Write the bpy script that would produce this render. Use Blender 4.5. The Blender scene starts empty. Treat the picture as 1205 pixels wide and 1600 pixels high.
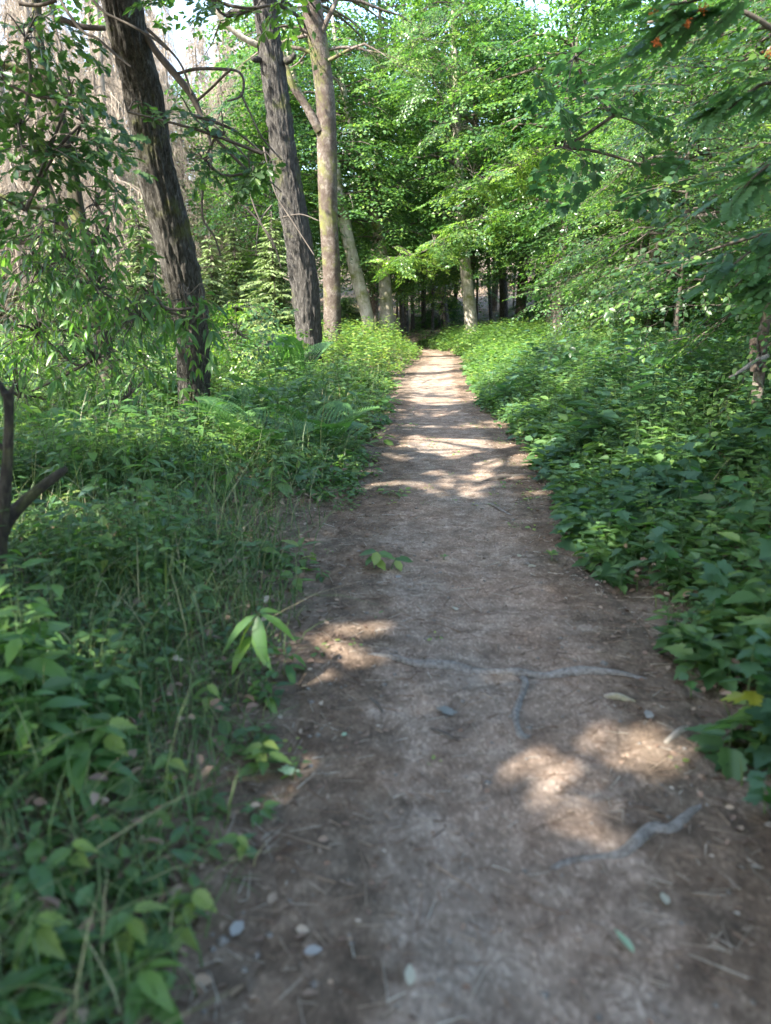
import bpy, math, random
import numpy as np
from mathutils import Vector

rng = np.random.default_rng(11)
random.seed(11)
S = bpy.context.scene
COL = S.collection

# ------------------------------------------------------------------ camera
CAM_H = 1.6
PITCH = math.radians(14.9)
F_PX = 1202.0                       # focal length in photograph pixels (1205 x 1600)
cam = bpy.data.cameras.new("camera")
cam_o = bpy.data.objects.new("camera", cam)
COL.objects.link(cam_o)
cam_o.location = (0, 0, CAM_H)
cam_o.rotation_euler = (math.pi / 2 - PITCH, 0, 0)
cam.sensor_fit = 'VERTICAL'
cam.sensor_height = 24.0
cam.lens = 24.0 * F_PX / 1600.0
cam.clip_start = 0.05
cam.clip_end = 1500
cam.dof.use_dof = True
cam.dof.focus_distance = 11.0
cam.dof.aperture_fstop = cam.lens / 16.0      # 16 mm opening
S.camera = cam_o

# ------------------------------------------------------------------ light
SUN = np.array([-0.62, -0.50, 0.74]); SUN /= np.linalg.norm(SUN)
sun_el = math.asin(SUN[2])
sun_az = math.atan2(SUN[0], SUN[1])           # clockwise from +Y
w = bpy.data.worlds.new("World"); S.world = w; w.use_nodes = True
nt = w.node_tree
bg = nt.nodes["Background"]
sky = nt.nodes.new("ShaderNodeTexSky"); sky.sky_type = 'NISHITA'; sky.sun_disc = False
sky.sun_elevation = sun_el; sky.sun_rotation = sun_az
sky.dust_density = 1.6
nt.links.new(sky.outputs[0], bg.inputs[0]); bg.inputs[1].default_value = 0.15
sl = bpy.data.lights.new("sun", 'SUN'); sl.energy = 3.6; sl.angle = math.radians(0.55)
sl.color = (1.0, 0.95, 0.87)
so = bpy.data.objects.new("sun", sl); COL.objects.link(so)
so.rotation_euler = Vector(SUN).to_track_quat('Z', 'Y').to_euler()
S.view_settings.view_transform = 'Standard'
S.view_settings.look = 'None'
S.view_settings.gamma = 1.0
S.view_settings.exposure = 2.85
S.view_settings.use_curve_mapping = False
try:
    S.cycles.max_bounces = 8; S.cycles.diffuse_bounces = 5; S.cycles.glossy_bounces = 2
    S.cycles.transmission_bounces = 5; S.cycles.transparent_max_bounces = 4
    S.cycles.sample_clamp_indirect = 6.0
    S.cycles.use_denoising = True
except Exception:
    pass

# ------------------------------------------------------------------ helpers
CP, SP = math.cos(PITCH), math.sin(PITCH)

def ray(px, py):
    dx = (px - 602.5) / F_PX; dy = (800 - py) / F_PX
    return np.array([dx, CP + dy * SP, dy * CP - SP])

def at(px, py, Y):
    """point seen at photograph pixel px,py at ground distance Y"""
    d = ray(px, py)
    return np.array([0, 0, CAM_H]) + d * (Y / d[1])

def ppm(px, py, Y):
    """photograph pixels per metre there"""
    d = ray(px, py)
    return F_PX / (Y / d[1])

def gpix(px, py, h=0.0):
    d = ray(px, py)
    t = (CAM_H - h) / -d[2]
    return d[0] * t, d[1] * t

def sstep(a, b, x):
    t = np.clip((x - a) / (b - a), 0, 1)
    return t * t * (3 - 2 * t)

_tab = np.random.default_rng(5).random((256, 256))
def vnoise(x, y):
    x = np.asarray(x, float); y = np.asarray(y, float)
    xi = np.floor(x).astype(int); yi = np.floor(y).astype(int)
    fx = x - xi; fy = y - yi
    fx = fx * fx * (3 - 2 * fx); fy = fy * fy * (3 - 2 * fy)
    a = _tab[xi % 256, yi % 256]; b = _tab[(xi + 1) % 256, yi % 256]
    c = _tab[xi % 256, (yi + 1) % 256]; d = _tab[(xi + 1) % 256, (yi + 1) % 256]
    return (a * (1 - fx) + b * fx) * (1 - fy) + (c * (1 - fx) + d * fx) * fy

def fbm(x, y, n=4):
    v = 0; a = 0.5
    for k in range(n):
        v = v + a * vnoise(x * 2 ** k + 17.3 * k, y * 2 ** k + 5.1 * k); a *= 0.5
    return v / (1 - 0.5 ** n)

# path centre line and half width
_py = np.array([-10, 0, 1.41, 2.4, 3.25, 5.2, 7.2, 8.9, 12, 16.8, 21, 25, 28, 31, 34, 40, 50, 80])
_pc = np.array([.25, .28, .36, .44, .50, .46, .70, .76, .80, 1.02, 1.35, 1.85, 1.78, 1.25, .95, .7, .4, 0])
_pw = np.array([.75, .72, .72, .80, .90, .84, .86, .88, .80, .82, 0.8, 0.72, .55, .42, .4, .42, .5, .5])
def pc(y): return np.interp(y, _py, _pc)
def pw(y): return np.interp(y, _py, _pw)
def edge(x, y):
    """signed distance outside the trodden path (negative on it)"""
    x = np.asarray(x, float); y = np.asarray(y, float)
    return np.abs(x - pc(y)) - pw(y) - 0.22 * (fbm(y * 1.3 + np.where(x > 0.7, 40, 0), x * 0.4) - 0.5)

def gz(x, y):
    x = np.asarray(x, float); y = np.asarray(y, float)
    e = edge(x, y)
    right = x > pc(y)
    z = np.where(right, 0.10 * sstep(0, 0.9, e) + 0.075 * np.clip(e - 0.8, 0, 12),
                 0.07 * sstep(0, 0.7, e) + 0.20 * sstep(9, 17, y) * sstep(0.2, 1.6, e) - 0.03 * np.clip(e - 2.0, 0, 12))
    z = z + 0.06 * (fbm(x * 0.8, y * 0.8) - 0.5) * sstep(-0.2, 0.8, e) + 0.03 * (fbm(x * 3, y * 3) - 0.5) * sstep(0, .4, e)
    z = z - 0.05 * (1 - sstep(-0.25, 0.0, e))
    z = z + 0.11 * np.clip(np.hypot(x, y) - 48, 0, 90)
    z = z + 0.5 * (fbm(x * 0.05 + 3, y * 0.05) - 0.5) * sstep(40, 80, np.hypot(x, y))
    return z

def pathz(x, y):
    e = edge(x, y)
    z = 0.012 + 0.035 * (fbm(x * 1.6, y * 1.1 + 9) - 0.5) + 0.026 * (fbm(x * 6, y * 6) - 0.5) + .010 * (fbm(x * 19, y * 15) - .5) - 0.02 * np.exp(-((x - pc(y)) / 0.35) ** 2)
    return z - 0.085 * sstep(-0.10, 0.14, e)

def standz(x, y):
    return np.maximum(gz(x, y), pathz(x, y))

def new_mesh(name, V, loops, starts, var=None, smooth=False):
    V = np.asarray(V, np.float32)
    me = bpy.data.meshes.new(name)
    me.vertices.add(len(V)); me.vertices.foreach_set("co", V.ravel())
    loops = np.asarray(loops, np.int32); starts = np.asarray(starts, np.int32)
    me.loops.add(len(loops)); me.loops.foreach_set("vertex_index", loops)
    me.polygons.add(len(starts)); me.polygons.foreach_set("loop_start", starts)
    if smooth:
        me.polygons.foreach_set("use_smooth", np.ones(len(starts), bool))
    if var is not None:
        a = me.attributes.new("var", 'FLOAT', 'POINT')
        a.data.foreach_set("value", np.asarray(var, np.float32))
    me.update(calc_edges=True)
    me.validate()
    return me

def link(name, me, mat, parent=None, base=None, kind=None):
    o = bpy.data.objects.new(name, me)
    if mat is not None and not me.materials:
        me.materials.append(mat)
    COL.objects.link(o)
    if parent is not None: o.parent = parent
    if kind: o['kind'] = kind
    return o

def thing(name, label, cat, loc, group=None, rz=0.0, scale=1.0):
    o = bpy.data.objects.new(name, None); COL.objects.link(o)
    o.empty_display_size = 0.2
    o.location = loc; o.rotation_euler = (0, 0, rz); o.scale = (scale,) * 3
    o['label'] = label; o['category'] = cat
    if group: o['group'] = group
    return o

def tag(o, label, cat, group=None):
    o['label'] = label; o['category'] = cat
    if group: o['group'] = group
    return o

def copy_thing(src, loc, label, rz=0.0, scale=1.0, group=None):
    c = src.copy(); COL.objects.link(c)
    c.location = loc; c.rotation_euler = (0, 0, rz); c.scale = (scale,) * 3 if np.isscalar(scale) else scale
    c['label'] = label
    if group: c['group'] = group
    for ch in list(src.children):
        d = ch.copy(); COL.objects.link(d); d.parent = c
        for g in ch.children:
            e = g.copy(); COL.objects.link(e); e.parent = d
    return c

def norm(a):
    return a / np.maximum(np.linalg.norm(a, axis=-1, keepdims=True), 1e-9)

# ---- leaf templates: verts (x across, y along, z up), faces as index lists
def tmpl_simple(wd=0.3, fold=0.07, droop=0.0):
    V = np.array([[0, 0, 0], [-wd, .45, fold], [0, 1, -droop], [wd, .45, fold]])
    return V, [[0, 2, 1], [0, 3, 2]]
def tmpl_oval(wd=0.3, fold=0.06, droop=0.1):
    V = np.array([[0, 0, 0], [-wd * .85, .25, fold], [-wd * .9, .62, fold - droop * .4], [0, 1, -droop], [wd * .9, .62, fold - droop * .4], [wd * .85, .25, fold], [0, .45, -.01]])
    return V, [[0, 6, 2, 1], [6, 3, 2], [0, 5, 4, 6], [6, 4, 3]]
def tmpl_lance(wd=0.13, droop=0.35):
    ys = [0, .18, .42, .7, 1.0]; ws = [0.02, .75, 1, .7, 0]
    V = []; 
    for y, q in zip(ys, ws):
        z = -droop * y * y
        V += [[-wd * q, y, z + .04 * q], [0, y, z], [wd * q, y, z + .04 * q]]
    V = np.array(V); Fc = []
    for i in range(4):
        a = 3 * i
        Fc += [[a + 1, a + 4, a + 3, a], [a + 2, a + 5, a + 4, a + 1]]
    return V, Fc
def tmpl_outline(half, zf):
    """half: outline (x>0, y) from base to tip; mirrored; each half one polygon with the midrib"""
    n = len(half)
    V = [[0, 0, 0]]
    R = [[x, y, zf(x, y)] for x, y in half[:-1]]
    L = [[-x, y, zf(x, y)] for x, y in half[:-1]]
    V += R; V += [[0, half[-1][1], zf(0, half[-1][1])]]; V += L
    m = len(R)
    tip = m + 1
    return np.array(V), [[0] + list(range(1, m + 1)) + [tip], [0, tip] + list(range(tip + m, tip, -1))]
OAK = tmpl_outline([(.03, .02), (.10, .12), (.06, .2), (.2, .3), (.12, .38), (.30, .52), (.17, .58), (.32, .76), (.17, .8), (.15, .95), (0, 1)],
                   lambda x, y: .3 * x - .14 * y * y)
MAPLE = tmpl_outline([(.06, -.02), (.34, .02), (.26, .14), (.52, .30), (.58, .52), (.38, .48), (.30, .56), (.36, .78), (.2, .72), (.1, .88), (0, 1.05)],
                     lambda x, y: .16 * x - .2 * y * y * .6 - .25 * x * x)
NETTLE = tmpl_outline([(.08, .0), (.24, .1), (.22, .18), (.31, .26), (.25, .34), (.29, .45), (.2, .52), (.2, .64), (.12, .7), (.08, .86), (0, 1)],
                      lambda x, y: .22 * x - .22 * y * y)

def leaves_mesh(name, tm, pos, yd, nr, size, var):
    """one mesh with a leaf of template tm at each pos; yd = direction base->tip, nr = approx. upper side"""
    V, Fc = tm
    yd = norm(yd); xd = norm(np.cross(yd, nr)); zd = np.cross(xd, yd)
    size = np.broadcast_to(np.asarray(size, float), (len(pos),))
    P = (pos[:, None, :] + size[:, None, None] * (V[None, :, 0, None] * xd[:, None, :] + V[None, :, 1, None] * yd[:, None, :] + V[None, :, 2, None] * zd[:, None, :]))
    n, m = len(pos), len(V)
    fl = np.concatenate([np.array(f) for f in Fc]); lens = np.array([len(f) for f in Fc])
    loops = (np.arange(n)[:, None] * m + fl[None, :]).ravel()
    st = np.concatenate([[0], np.cumsum(lens)[:-1]])
    starts = (np.arange(n)[:, None] * len(fl) + st[None, :]).ravel()
    return new_mesh(name, P.reshape(-1, 3), loops, starts, np.repeat(var, m))

def rand_unit(n):
    return norm(rng.normal(size=(n, 3)))

def prisms(P0, P1, r0, r1, sides=3):
    """straight tapered sticks"""
    n = len(P0)
    d = norm(P1 - P0)
    ref = np.where(np.abs(d[:, 2:3]) > 0.9, np.array([[1., 0, 0]]), np.array([[0, 0, 1.]]))
    u = norm(np.cross(d, ref)); v = np.cross(d, u)
    an = np.arange(sides) * 2 * np.pi / sides
    ring = np.cos(an)[None, :, None] * u[:, None, :] + np.sin(an)[None, :, None] * v[:, None, :]
    r0 = np.broadcast_to(np.asarray(r0, float), (n,)); r1 = np.broadcast_to(np.asarray(r1, float), (n,))
    V = np.concatenate([P0[:, None, :] + ring * r0[:, None, None], P1[:, None, :] + ring * r1[:, None, None]], 1)
    f = []
    for k in range(sides):
        q = (k + 1) % sides
        f += [k, q, q + sides, k + sides]
    loops = (np.arange(n)[:, None] * 2 * sides + np.array(f)[None, :]).ravel()
    starts = np.arange(n * sides) * 4
    return V.reshape(-1, 3), loops, starts

def smooth_line(pts, n):
    pts = np.asarray(pts, float)
    t = np.linspace(0, len(pts) - 1, n)
    i = np.clip(t.astype(int), 0, len(pts) - 2); f = (t - i)[:, None]
    g = lambda k: pts[np.clip(k, 0, len(pts) - 1)]
    p0, p1, p2, p3 = g(i - 1), g(i), g(i + 1), g(i + 2)
    return 0.5 * ((2 * p1) + (-p0 + p2) * f + (2 * p0 - 5 * p1 + 4 * p2 - p3) * f ** 2 + (-p0 + 3 * p1 - 3 * p2 + p3) * f ** 3)

def tube(pts, rad, rings, sides, rough=0.0, ridges=0.0, seed=0, cap=True):
    """pts, rad control values -> verts, loops, starts of a bark-like tube"""
    pr = np.column_stack([np.asarray(pts, float), np.asarray(rad, float)])
    L = smooth_line(pr, rings); P = L[:, :3]; R = np.maximum(L[:, 3], 1e-4)
    T = norm(np.gradient(P, axis=0))
    u = np.cross(T[0], [0, 1, 0] if abs(T[0][1]) < .9 else [1, 0, 0]); u /= np.linalg.norm(u)
    U = []
    for k in range(rings):
        u = u - T[k] * np.dot(u, T[k]); u /= np.linalg.norm(u); U.append(u)
    U = np.array(U); W = np.cross(T, U)
    an = np.arange(sides) * 2 * np.pi / sides
    s = np.concatenate([[0], np.cumsum(np.linalg.norm(np.diff(P, axis=0), axis=1))])
    A, Sx = np.meshgrid(an, s)
    rr = R[:, None] * np.ones_like(A)
    if rough:
        rr = rr * (1 + rough * (fbm(np.cos(A) * 1.5 + 7 + seed, Sx * 1.1 + np.sin(A) * 1.5 + seed) - .5) * 2)
    if ridges:
        q = 1.2 * np.abs(fbm(A * 8 + seed * 3 + 1.4 * fbm(A * 2 + 5, Sx * 3), Sx * 3.4 + seed, 3) - .5) * 3.2
        q2 = 1.2 * np.abs(fbm((2 * np.pi - A) * 8 + seed * 3, Sx * 3.4 + seed, 3) - .5) * 3.2
        bl = sstep(5.6, 2 * np.pi, A)
        rr = rr + ridges * ((q * (1 - bl) + q2 * bl) - .5) * 2
    V = P[:, None, :] + rr[:, :, None] * (np.cos(A)[:, :, None] * U[:, None, :] + np.sin(A)[:, :, None] * W[:, None, :])
    V = V.reshape(-1, 3)
    k = np.arange(rings - 1)[:, None] * sides; j = np.arange(sides)[None, :]; j2 = (j + 1) % sides
    Fq = np.stack([k + j, k + j2, k + sides + j2, k + sides + j], -1).reshape(-1, 4)
    loops = Fq.ravel(); starts = np.arange(len(Fq)) * 4
    if cap:
        n0 = len(loops)
        loops = np.concatenate([loops, (rings - 1) * sides + np.arange(sides), np.arange(sides)[::-1]])
        starts = np.concatenate([starts, [n0, n0 + sides]])
    return V, loops, starts

def merge(parts):
    Vs, Ls, Ss = [], [], []; nv = nl = 0
    for V, L, s in parts:
        Vs.append(V); Ls.append(np.asarray(L) + nv); Ss.append(np.asarray(s) + nl); nv += len(V); nl += len(L)
    return np.concatenate(Vs), np.concatenate(Ls), np.concatenate(Ss)

# ------------------------------------------------------------------ materials
def mat_new(name):
    m = bpy.data.materials.new(name); m.use_nodes = True
    n = m.node_tree.nodes; n.clear()
    out = n.new("ShaderNodeOutputMaterial")
    return m, n, m.node_tree.links, out

def ramp(n, stops):
    r = n.new("ShaderNodeValToRGB"); e = r.color_ramp.elements
    while len(e) < len(stops): e.new(0.5)
    for k, (p, c) in enumerate(stops):
        e[k].position = p; e[k].color = (*c, 1)
    return r

def leaf_mat(name, stops, trans=0.44, rough=0.42, spec=0.5, tint=(1.35, 1.55, .7)):
    m, n, l, out = mat_new(name)
    at_ = n.new("ShaderNodeAttribute"); at_.attribute_name = "var"
    r = ramp(n, stops); l.new(at_.outputs["Fac"], r.inputs[0])
    p = n.new("ShaderNodeBsdfPrincipled"); p.inputs["Roughness"].default_value = rough
    p.inputs["Specular IOR Level"].default_value = spec
    l.new(r.outputs[0], p.inputs["Base Color"])
    mu = n.new("ShaderNodeMix"); mu.data_type = 'RGBA'; mu.blend_type = 'MULTIPLY'; mu.inputs[0].default_value = 1
    l.new(r.outputs[0], mu.inputs[6]); mu.inputs[7].default_value = (*tint, 1)
    mu.clamp_result = False
    t = n.new("ShaderNodeBsdfTranslucent"); l.new(mu.outputs[2], t.inputs[0])
    x = n.new("ShaderNodeMixShader"); x.inputs[0].default_value = trans
    l.new(p.outputs[0], x.inputs[1]); l.new(t.outputs[0], x.inputs[2]); l.new(x.outputs[0], out.inputs[0])
    return m

M = {}
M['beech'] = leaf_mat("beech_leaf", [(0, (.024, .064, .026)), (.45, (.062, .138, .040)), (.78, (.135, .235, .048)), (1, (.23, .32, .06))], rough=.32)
M['oak'] = leaf_mat("oak_leaf", [(0, (.03, .068, .024)), (.6, (.055, .115, .034)), (1, (.13, .22, .04))])
M['chestnut'] = leaf_mat("chestnut_leaf", [(0, (.045, .11, .036)), (.5, (.085, .18, .05)), (1, (.19, .31, .06))], rough=.36)
M['herb'] = leaf_mat("herb_leaf", [(0, (.040, .092, .036)), (.45, (.095, .180, .060)), (.8, (.16, .26, .065)), (1, (.29, .33, .08))], rough=.4)
M['maple'] = leaf_mat("maple_leaf", [(0, (.045, .11, .055)), (.7, (.075, .155, .075)), (.93, (.08, .2, .05)), (1, (.30, .34, .04))], rough=.5)
M['grass'] = leaf_mat("grass_blade", [(0, (.045, .09, .03)), (.5, (.085, .15, .04)), (.75, (.17, .2, .07)), (1, (.40, .33, .19))], trans=.3, rough=.5)
M['fern'] = leaf_mat("fern_frond", [(0, (.06, .15, .05)), (1, (.13, .26, .07))])
M['spruce'] = leaf_mat("spruce_needles", [(0, (.08, .12, .045)), (1, (.20, .27, .09))], trans=.2, rough=.6)
M['rowan'] = leaf_mat("rowan_leaf", [(0, (.07, .15, .075)), (1, (.13, .25, .11))], rough=.45, trans=.5)
M['litter'] = leaf_mat("dry_leaf", [(0, (.10, .062, .04)), (.4, (.19, .12, .08)), (.75, (.30, .22, .15)), (1, (.46, .42, .34))], trans=.08, rough=.7, tint=(1, .8, .6))
M['yellow'] = leaf_mat("yellowing_leaf", [(0, (.30, .36, .05)), (1, (.42, .42, .06))])

def bark_mat(name, dark, mid, light, sc=14, stretch=0.12, bump=0.9, moss=0.0, dist=0.02, blotch=None):
    m, n, l, out = mat_new(name)
    tc = n.new("ShaderNodeTexCoord"); mp = n.new("ShaderNodeMapping")
    mp.inputs["Scale"].default_value = (1, 1, stretch); l.new(tc.outputs["Object"], mp.inputs[0])
    n1 = n.new("ShaderNodeTexNoise"); n1.inputs["Scale"].default_value = sc; n1.inputs["Detail"].default_value = 8; n1.inputs["Roughness"].default_value = .65
    n1.inputs["Distortion"].default_value = .6
    l.new(mp.outputs[0], n1.inputs[0])
    vo = n.new("ShaderNodeTexVoronoi"); vo.feature = 'DISTANCE_TO_EDGE'; vo.inputs["Scale"].default_value = sc * 1.6
    wv = n.new("ShaderNodeVectorMath"); wv.operation = 'MULTIPLY_ADD'; l.new(n1.outputs["Color"], wv.inputs[0]); wv.inputs[1].default_value = (.09, .09, .09); l.new(mp.outputs[0], wv.inputs[2]); l.new(wv.outputs[0], vo.inputs[0])
    r = ramp(n, [(.28, dark), (.5, mid), (.72, light)]); l.new(n1.outputs[0], r.inputs[0])
    n2 = n.new("ShaderNodeTexNoise"); n2.inputs["Scale"].default_value = 2.3; n2.inputs["Detail"].default_value = 5
    l.new(tc.outputs["Object"], n2.inputs[0])
    col = r.outputs[0]
    if blotch:
        rb = ramp(n, [(.42, (0, 0, 0)), (.56, (1, 1, 1))]); l.new(n2.outputs[0], rb.inputs[0])
        mb = n.new("ShaderNodeMix"); mb.data_type = 'RGBA'; l.new(rb.outputs[0], mb.inputs[0]); l.new(col, mb.inputs[6]); mb.inputs[7].default_value = (*blotch, 1)
        mb2 = n.new("ShaderNodeMix"); mb2.data_type = 'RGBA'; mb2.inputs[0].default_value = .65; l.new(col, mb2.inputs[6]); l.new(mb.outputs[2], mb2.inputs[7])
        col = mb2.outputs[2]
    if moss:
        n3 = n.new("ShaderNodeTexNoise"); n3.inputs["Scale"].default_value = 1.3; n3.inputs["Detail"].default_value = 9; n3.inputs["Roughness"].default_value = .7
        l.new(tc.outputs["Object"], n3.inputs[0])
        rm = ramp(n, [(.56 - moss * .15, (0, 0, 0)), (.70 - moss * .15, (1, 1, 1))]); l.new(n3.outputs[0], rm.inputs[0])
        mm = n.new("ShaderNodeMix"); mm.data_type = 'RGBA'; l.new(rm.outputs[0], mm.inputs[0]); l.new(col, mm.inputs[6]); mm.inputs[7].default_value = (.13, .14, .035, 1)
        col = mm.outputs[2]
    p = n.new("ShaderNodeBsdfPrincipled"); p.inputs["Roughness"].default_value = .85; p.inputs["Specular IOR Level"].default_value = .25
    l.new(col, p.inputs["Base Color"])
    ad = n.new("ShaderNodeMath"); ad.operation = 'ADD'; l.new(n1.outputs[0], ad.inputs[0])
    mv = n.new("ShaderNodeMath"); mv.operation = 'MINIMUM'; mv.inputs[1].default_value = .12; l.new(vo.outputs[0], mv.inputs[0])
    ms = n.new("ShaderNodeMath"); ms.operation = 'MULTIPLY'; ms.inputs[1].default_value = 2.2; l.new(mv.outputs[0], ms.inputs[0])
    l.new(ms.outputs[0], ad.inputs[1])
    b = n.new("ShaderNodeBump"); b.inputs["Strength"].default_value = bump; b.inputs["Distance"].default_value = dist
    l.new(ad.outputs[0], b.inputs["Height"]); l.new(b.outputs[0], p.inputs["Normal"])
    l.new(p.outputs[0], out.inputs[0])
    return m
M['oak_bark'] = bark_mat("oak_bark", (.022, .019, .014), (.085, .076, .061), (.20, .185, .155), sc=30, stretch=.28, bump=1, moss=.1, dist=.03)
M['oak_bark2'] = bark_mat("dark_bark", (.02, .018, .015), (.07, .063, .054), (.165, .152, .132), sc=27, stretch=.30, bump=1, moss=.1, dist=.03)
M['beech_bark'] = bark_mat("mottled_bark", (.05, .037, .028), (.125, .10, .08), (.27, .24, .205), sc=12, stretch=.8, bump=.8, moss=.3, blotch=(.05, .034, .024))
M['pale_bark'] = bark_mat("pale_bark", (.18, .15, .12), (.34, .30, .24), (.48, .44, .36), sc=10, stretch=.35, bump=.5, moss=.5)
M['mossy_bark'] = bark_mat("mossy_bark", (.03, .026, .02), (.07, .06, .045), (.12, .11, .07), sc=24, stretch=.2, bump=.7, moss=.45)
M['stump_bark'] = bark_mat("rotting_bark", (.016, .013, .01), (.045, .038, .028), (.10, .088, .065), sc=55, stretch=.2, bump=1, moss=.35, dist=.012)
M['twig'] = bark_mat("twig_bark", (.05, .04, .033), (.09, .075, .06), (.15, .13, .10), sc=10, stretch=.3, bump=.3)
M['dead'] = bark_mat("dead_wood", (.12, .098, .072), (.25, .205, .155), (.40, .345, .275), sc=8, stretch=.3, bump=.3)
M['root'] = bark_mat("bare_root", (.11, .092, .075), (.26, .235, .205), (.40, .375, .345), sc=48, stretch=1, bump=1, dist=.006)

def stem_mat(name, c):
    m, n, l, out = mat_new(name)
    p = n.new("ShaderNodeBsdfPrincipled"); p.inputs["Roughness"].default_value = .6
    nz = n.new("ShaderNodeTexNoise"); nz.inputs["Scale"].default_value = 30
    r = ramp(n, [(.3, tuple(x * .6 for x in c)), (.7, tuple(x * 1.3 for x in c))]); l.new(nz.outputs[0], r.inputs[0]); l.new(r.outputs[0], p.inputs["Base Color"])
    l.new(p.outputs[0], out.inputs[0]); return m
M['stem'] = stem_mat("green_stem", (.08, .13, .04))
M['brown_stem'] = stem_mat("brown_stem", (.12, .085, .05))
M['berry'] = stem_mat("orange_berry", (.62, .17, .03))
M['stone'] = stem_mat("pebble_stone", (.17, .15, .125))
M['shoe'] = stem_mat("shoe_fabric", (.03, .05, .16))
M['sole'] = stem_mat("shoe_sole", (.45, .45, .45))

def soil_mat(name, path):
    soilc = [(.32, (.062, .050, .038)), (.5, (.135, .108, .083)), (.68, (.23, .19, .15))]
    m, n, l, out = mat_new(name)
    tc = n.new("ShaderNodeTexCoord")
    def noise(s, d=8, r=.6, dis=0):
        q = n.new("ShaderNodeTexNoise"); q.inputs["Scale"].default_value = s; q.inputs["Detail"].default_value = d
        q.inputs["Roughness"].default_value = r; q.inputs["Distortion"].default_value = dis
        l.new(tc.outputs["Object"], q.inputs[0]); return q
    big = noise(.9, 5); mid = noise(5.5, 8, .7, .4); fine = noise(60, 6, .75); chips = n.new("ShaderNodeTexVoronoi")
    chips.inputs["Scale"].default_value = 75; chips.inputs["Randomness"].default_value = 1
    wob = n.new("ShaderNodeVectorMath"); wob.operation = 'ADD'
    l.new(tc.outputs["Object"], wob.inputs[0]); l.new(fine.outputs["Color"], wob.inputs[1])
    mp = n.new("ShaderNodeMapping"); mp.inputs["Scale"].default_value = (1.5, .7, 1); l.new(tc.outputs["Object"], mp.inputs[0])
    wv = n.new("ShaderNodeVectorMath"); wv.operation = 'MULTIPLY_ADD'; l.new(fine.outputs["Color"], wv.inputs[0]); wv.inputs[1].default_value = (.035, .035, .035); l.new(mp.outputs[0], wv.inputs[2])
    l.new(wv.outputs[0], chips.inputs[0])
    if path:
        r1 = ramp(n, [(.32, (.120, .096, .077)), (.5, (.225, .187, .154)), (.68, (.34, .295, .252))])
    else:
        r1 = ramp(n, soilc)
    l.new(mid.outputs[0], r1.inputs[0])
    c1 = r1.outputs[0]
    if path:
        r1b = ramp(n, soilc); l.new(mid.outputs[0], r1b.inputs[0])
        av = n.new("ShaderNodeAttribute"); av.attribute_name = "var"
        nb = noise(7, 6, .7)
        sm = n.new("ShaderNodeMath"); sm.operation = 'MULTIPLY_ADD'; l.new(nb.outputs[0], sm.inputs[0]); sm.inputs[1].default_value = 1.3; l.new(av.outputs["Fac"], sm.inputs[2])
        rm = ramp(n, [(.95, (0, 0, 0)), (1.0, (1, 1, 1))]); rm.color_ramp.elements[0].position = .75
        l.new(sm.outputs[0], rm.inputs[0])
        mb = n.new("ShaderNodeMix"); mb.data_type = 'RGBA'; l.new(rm.outputs[0], mb.inputs[0]); l.new(c1, mb.inputs[6]); l.new(r1b.outputs[0], mb.inputs[7]); c1 = mb.outputs[2]
    sep = n.new("ShaderNodeSeparateColor"); l.new(chips.outputs["Color"], sep.inputs[0])
    rc = ramp(n, [(.0, (.36, .32, .28)), (.2, (.57, .52, .47)), (.75, (.66, .61, .56)), (.93, (.98, .93, .87))]); l.new(sep.outputs[0], rc.inputs[0])
    mx = n.new("ShaderNodeMix"); mx.data_type = 'RGBA'; mx.blend_type = 'MULTIPLY'; mx.inputs[0].default_value = .8 if path else .7
    l.new(c1, mx.inputs[6]); l.new(rc.outputs[0], mx.inputs[7])
    gain = n.new("ShaderNodeMix"); gain.data_type = 'RGBA'; gain.blend_type = 'MULTIPLY'; gain.inputs[0].default_value = 1
    l.new(mx.outputs[2], gain.inputs[6]); gain.inputs[7].default_value = (1.5, 1.5, 1.5, 1); gain.clamp_result = False
    # large patches: greyer compacted dust / reddish needles
    rb = ramp(n, [(.38, (1.10, .96, .87)), (.6, (.97, .98, .98))]); l.new(big.outputs[0], rb.inputs[0])
    m2 = n.new("ShaderNodeMix"); m2.data_type = 'RGBA'; m2.blend_type = 'MULTIPLY'; m2.inputs[0].default_value = .9
    l.new(gain.outputs[2], m2.inputs[6]); l.new(rb.outputs[0], m2.inputs[7])
    p = n.new("ShaderNodeBsdfPrincipled"); p.inputs["Roughness"].default_value = .92; p.inputs["Specular IOR Level"].default_value = .2
    l.new(m2.outputs[2], p.inputs["Base Color"])
    a = n.new("ShaderNodeMath"); a.operation = 'MULTIPLY_ADD'; l.new(fine.outputs[0], a.inputs[0]); a.inputs[1].default_value = .5; l.new(mid.outputs[0], a.inputs[2])
    a2 = n.new("ShaderNodeMath"); a2.operation = 'MULTIPLY_ADD'; l.new(sep.outputs[1], a2.inputs[0]); a2.inputs[1].default_value = .3; l.new(a.outputs[0], a2.inputs[2])
    b = n.new("ShaderNodeBump"); b.inputs["Strength"].default_value = .8; b.inputs["Distance"].default_value = .02
    l.new(a2.outputs[0], b.inputs["Height"]); l.new(b.outputs[0], p.inputs["Normal"])
    l.new(p.outputs[0], out.inputs[0]); return m
M['path'] = soil_mat("trodden_earth", True)
M['soil'] = soil_mat("forest_soil", False)

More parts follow.
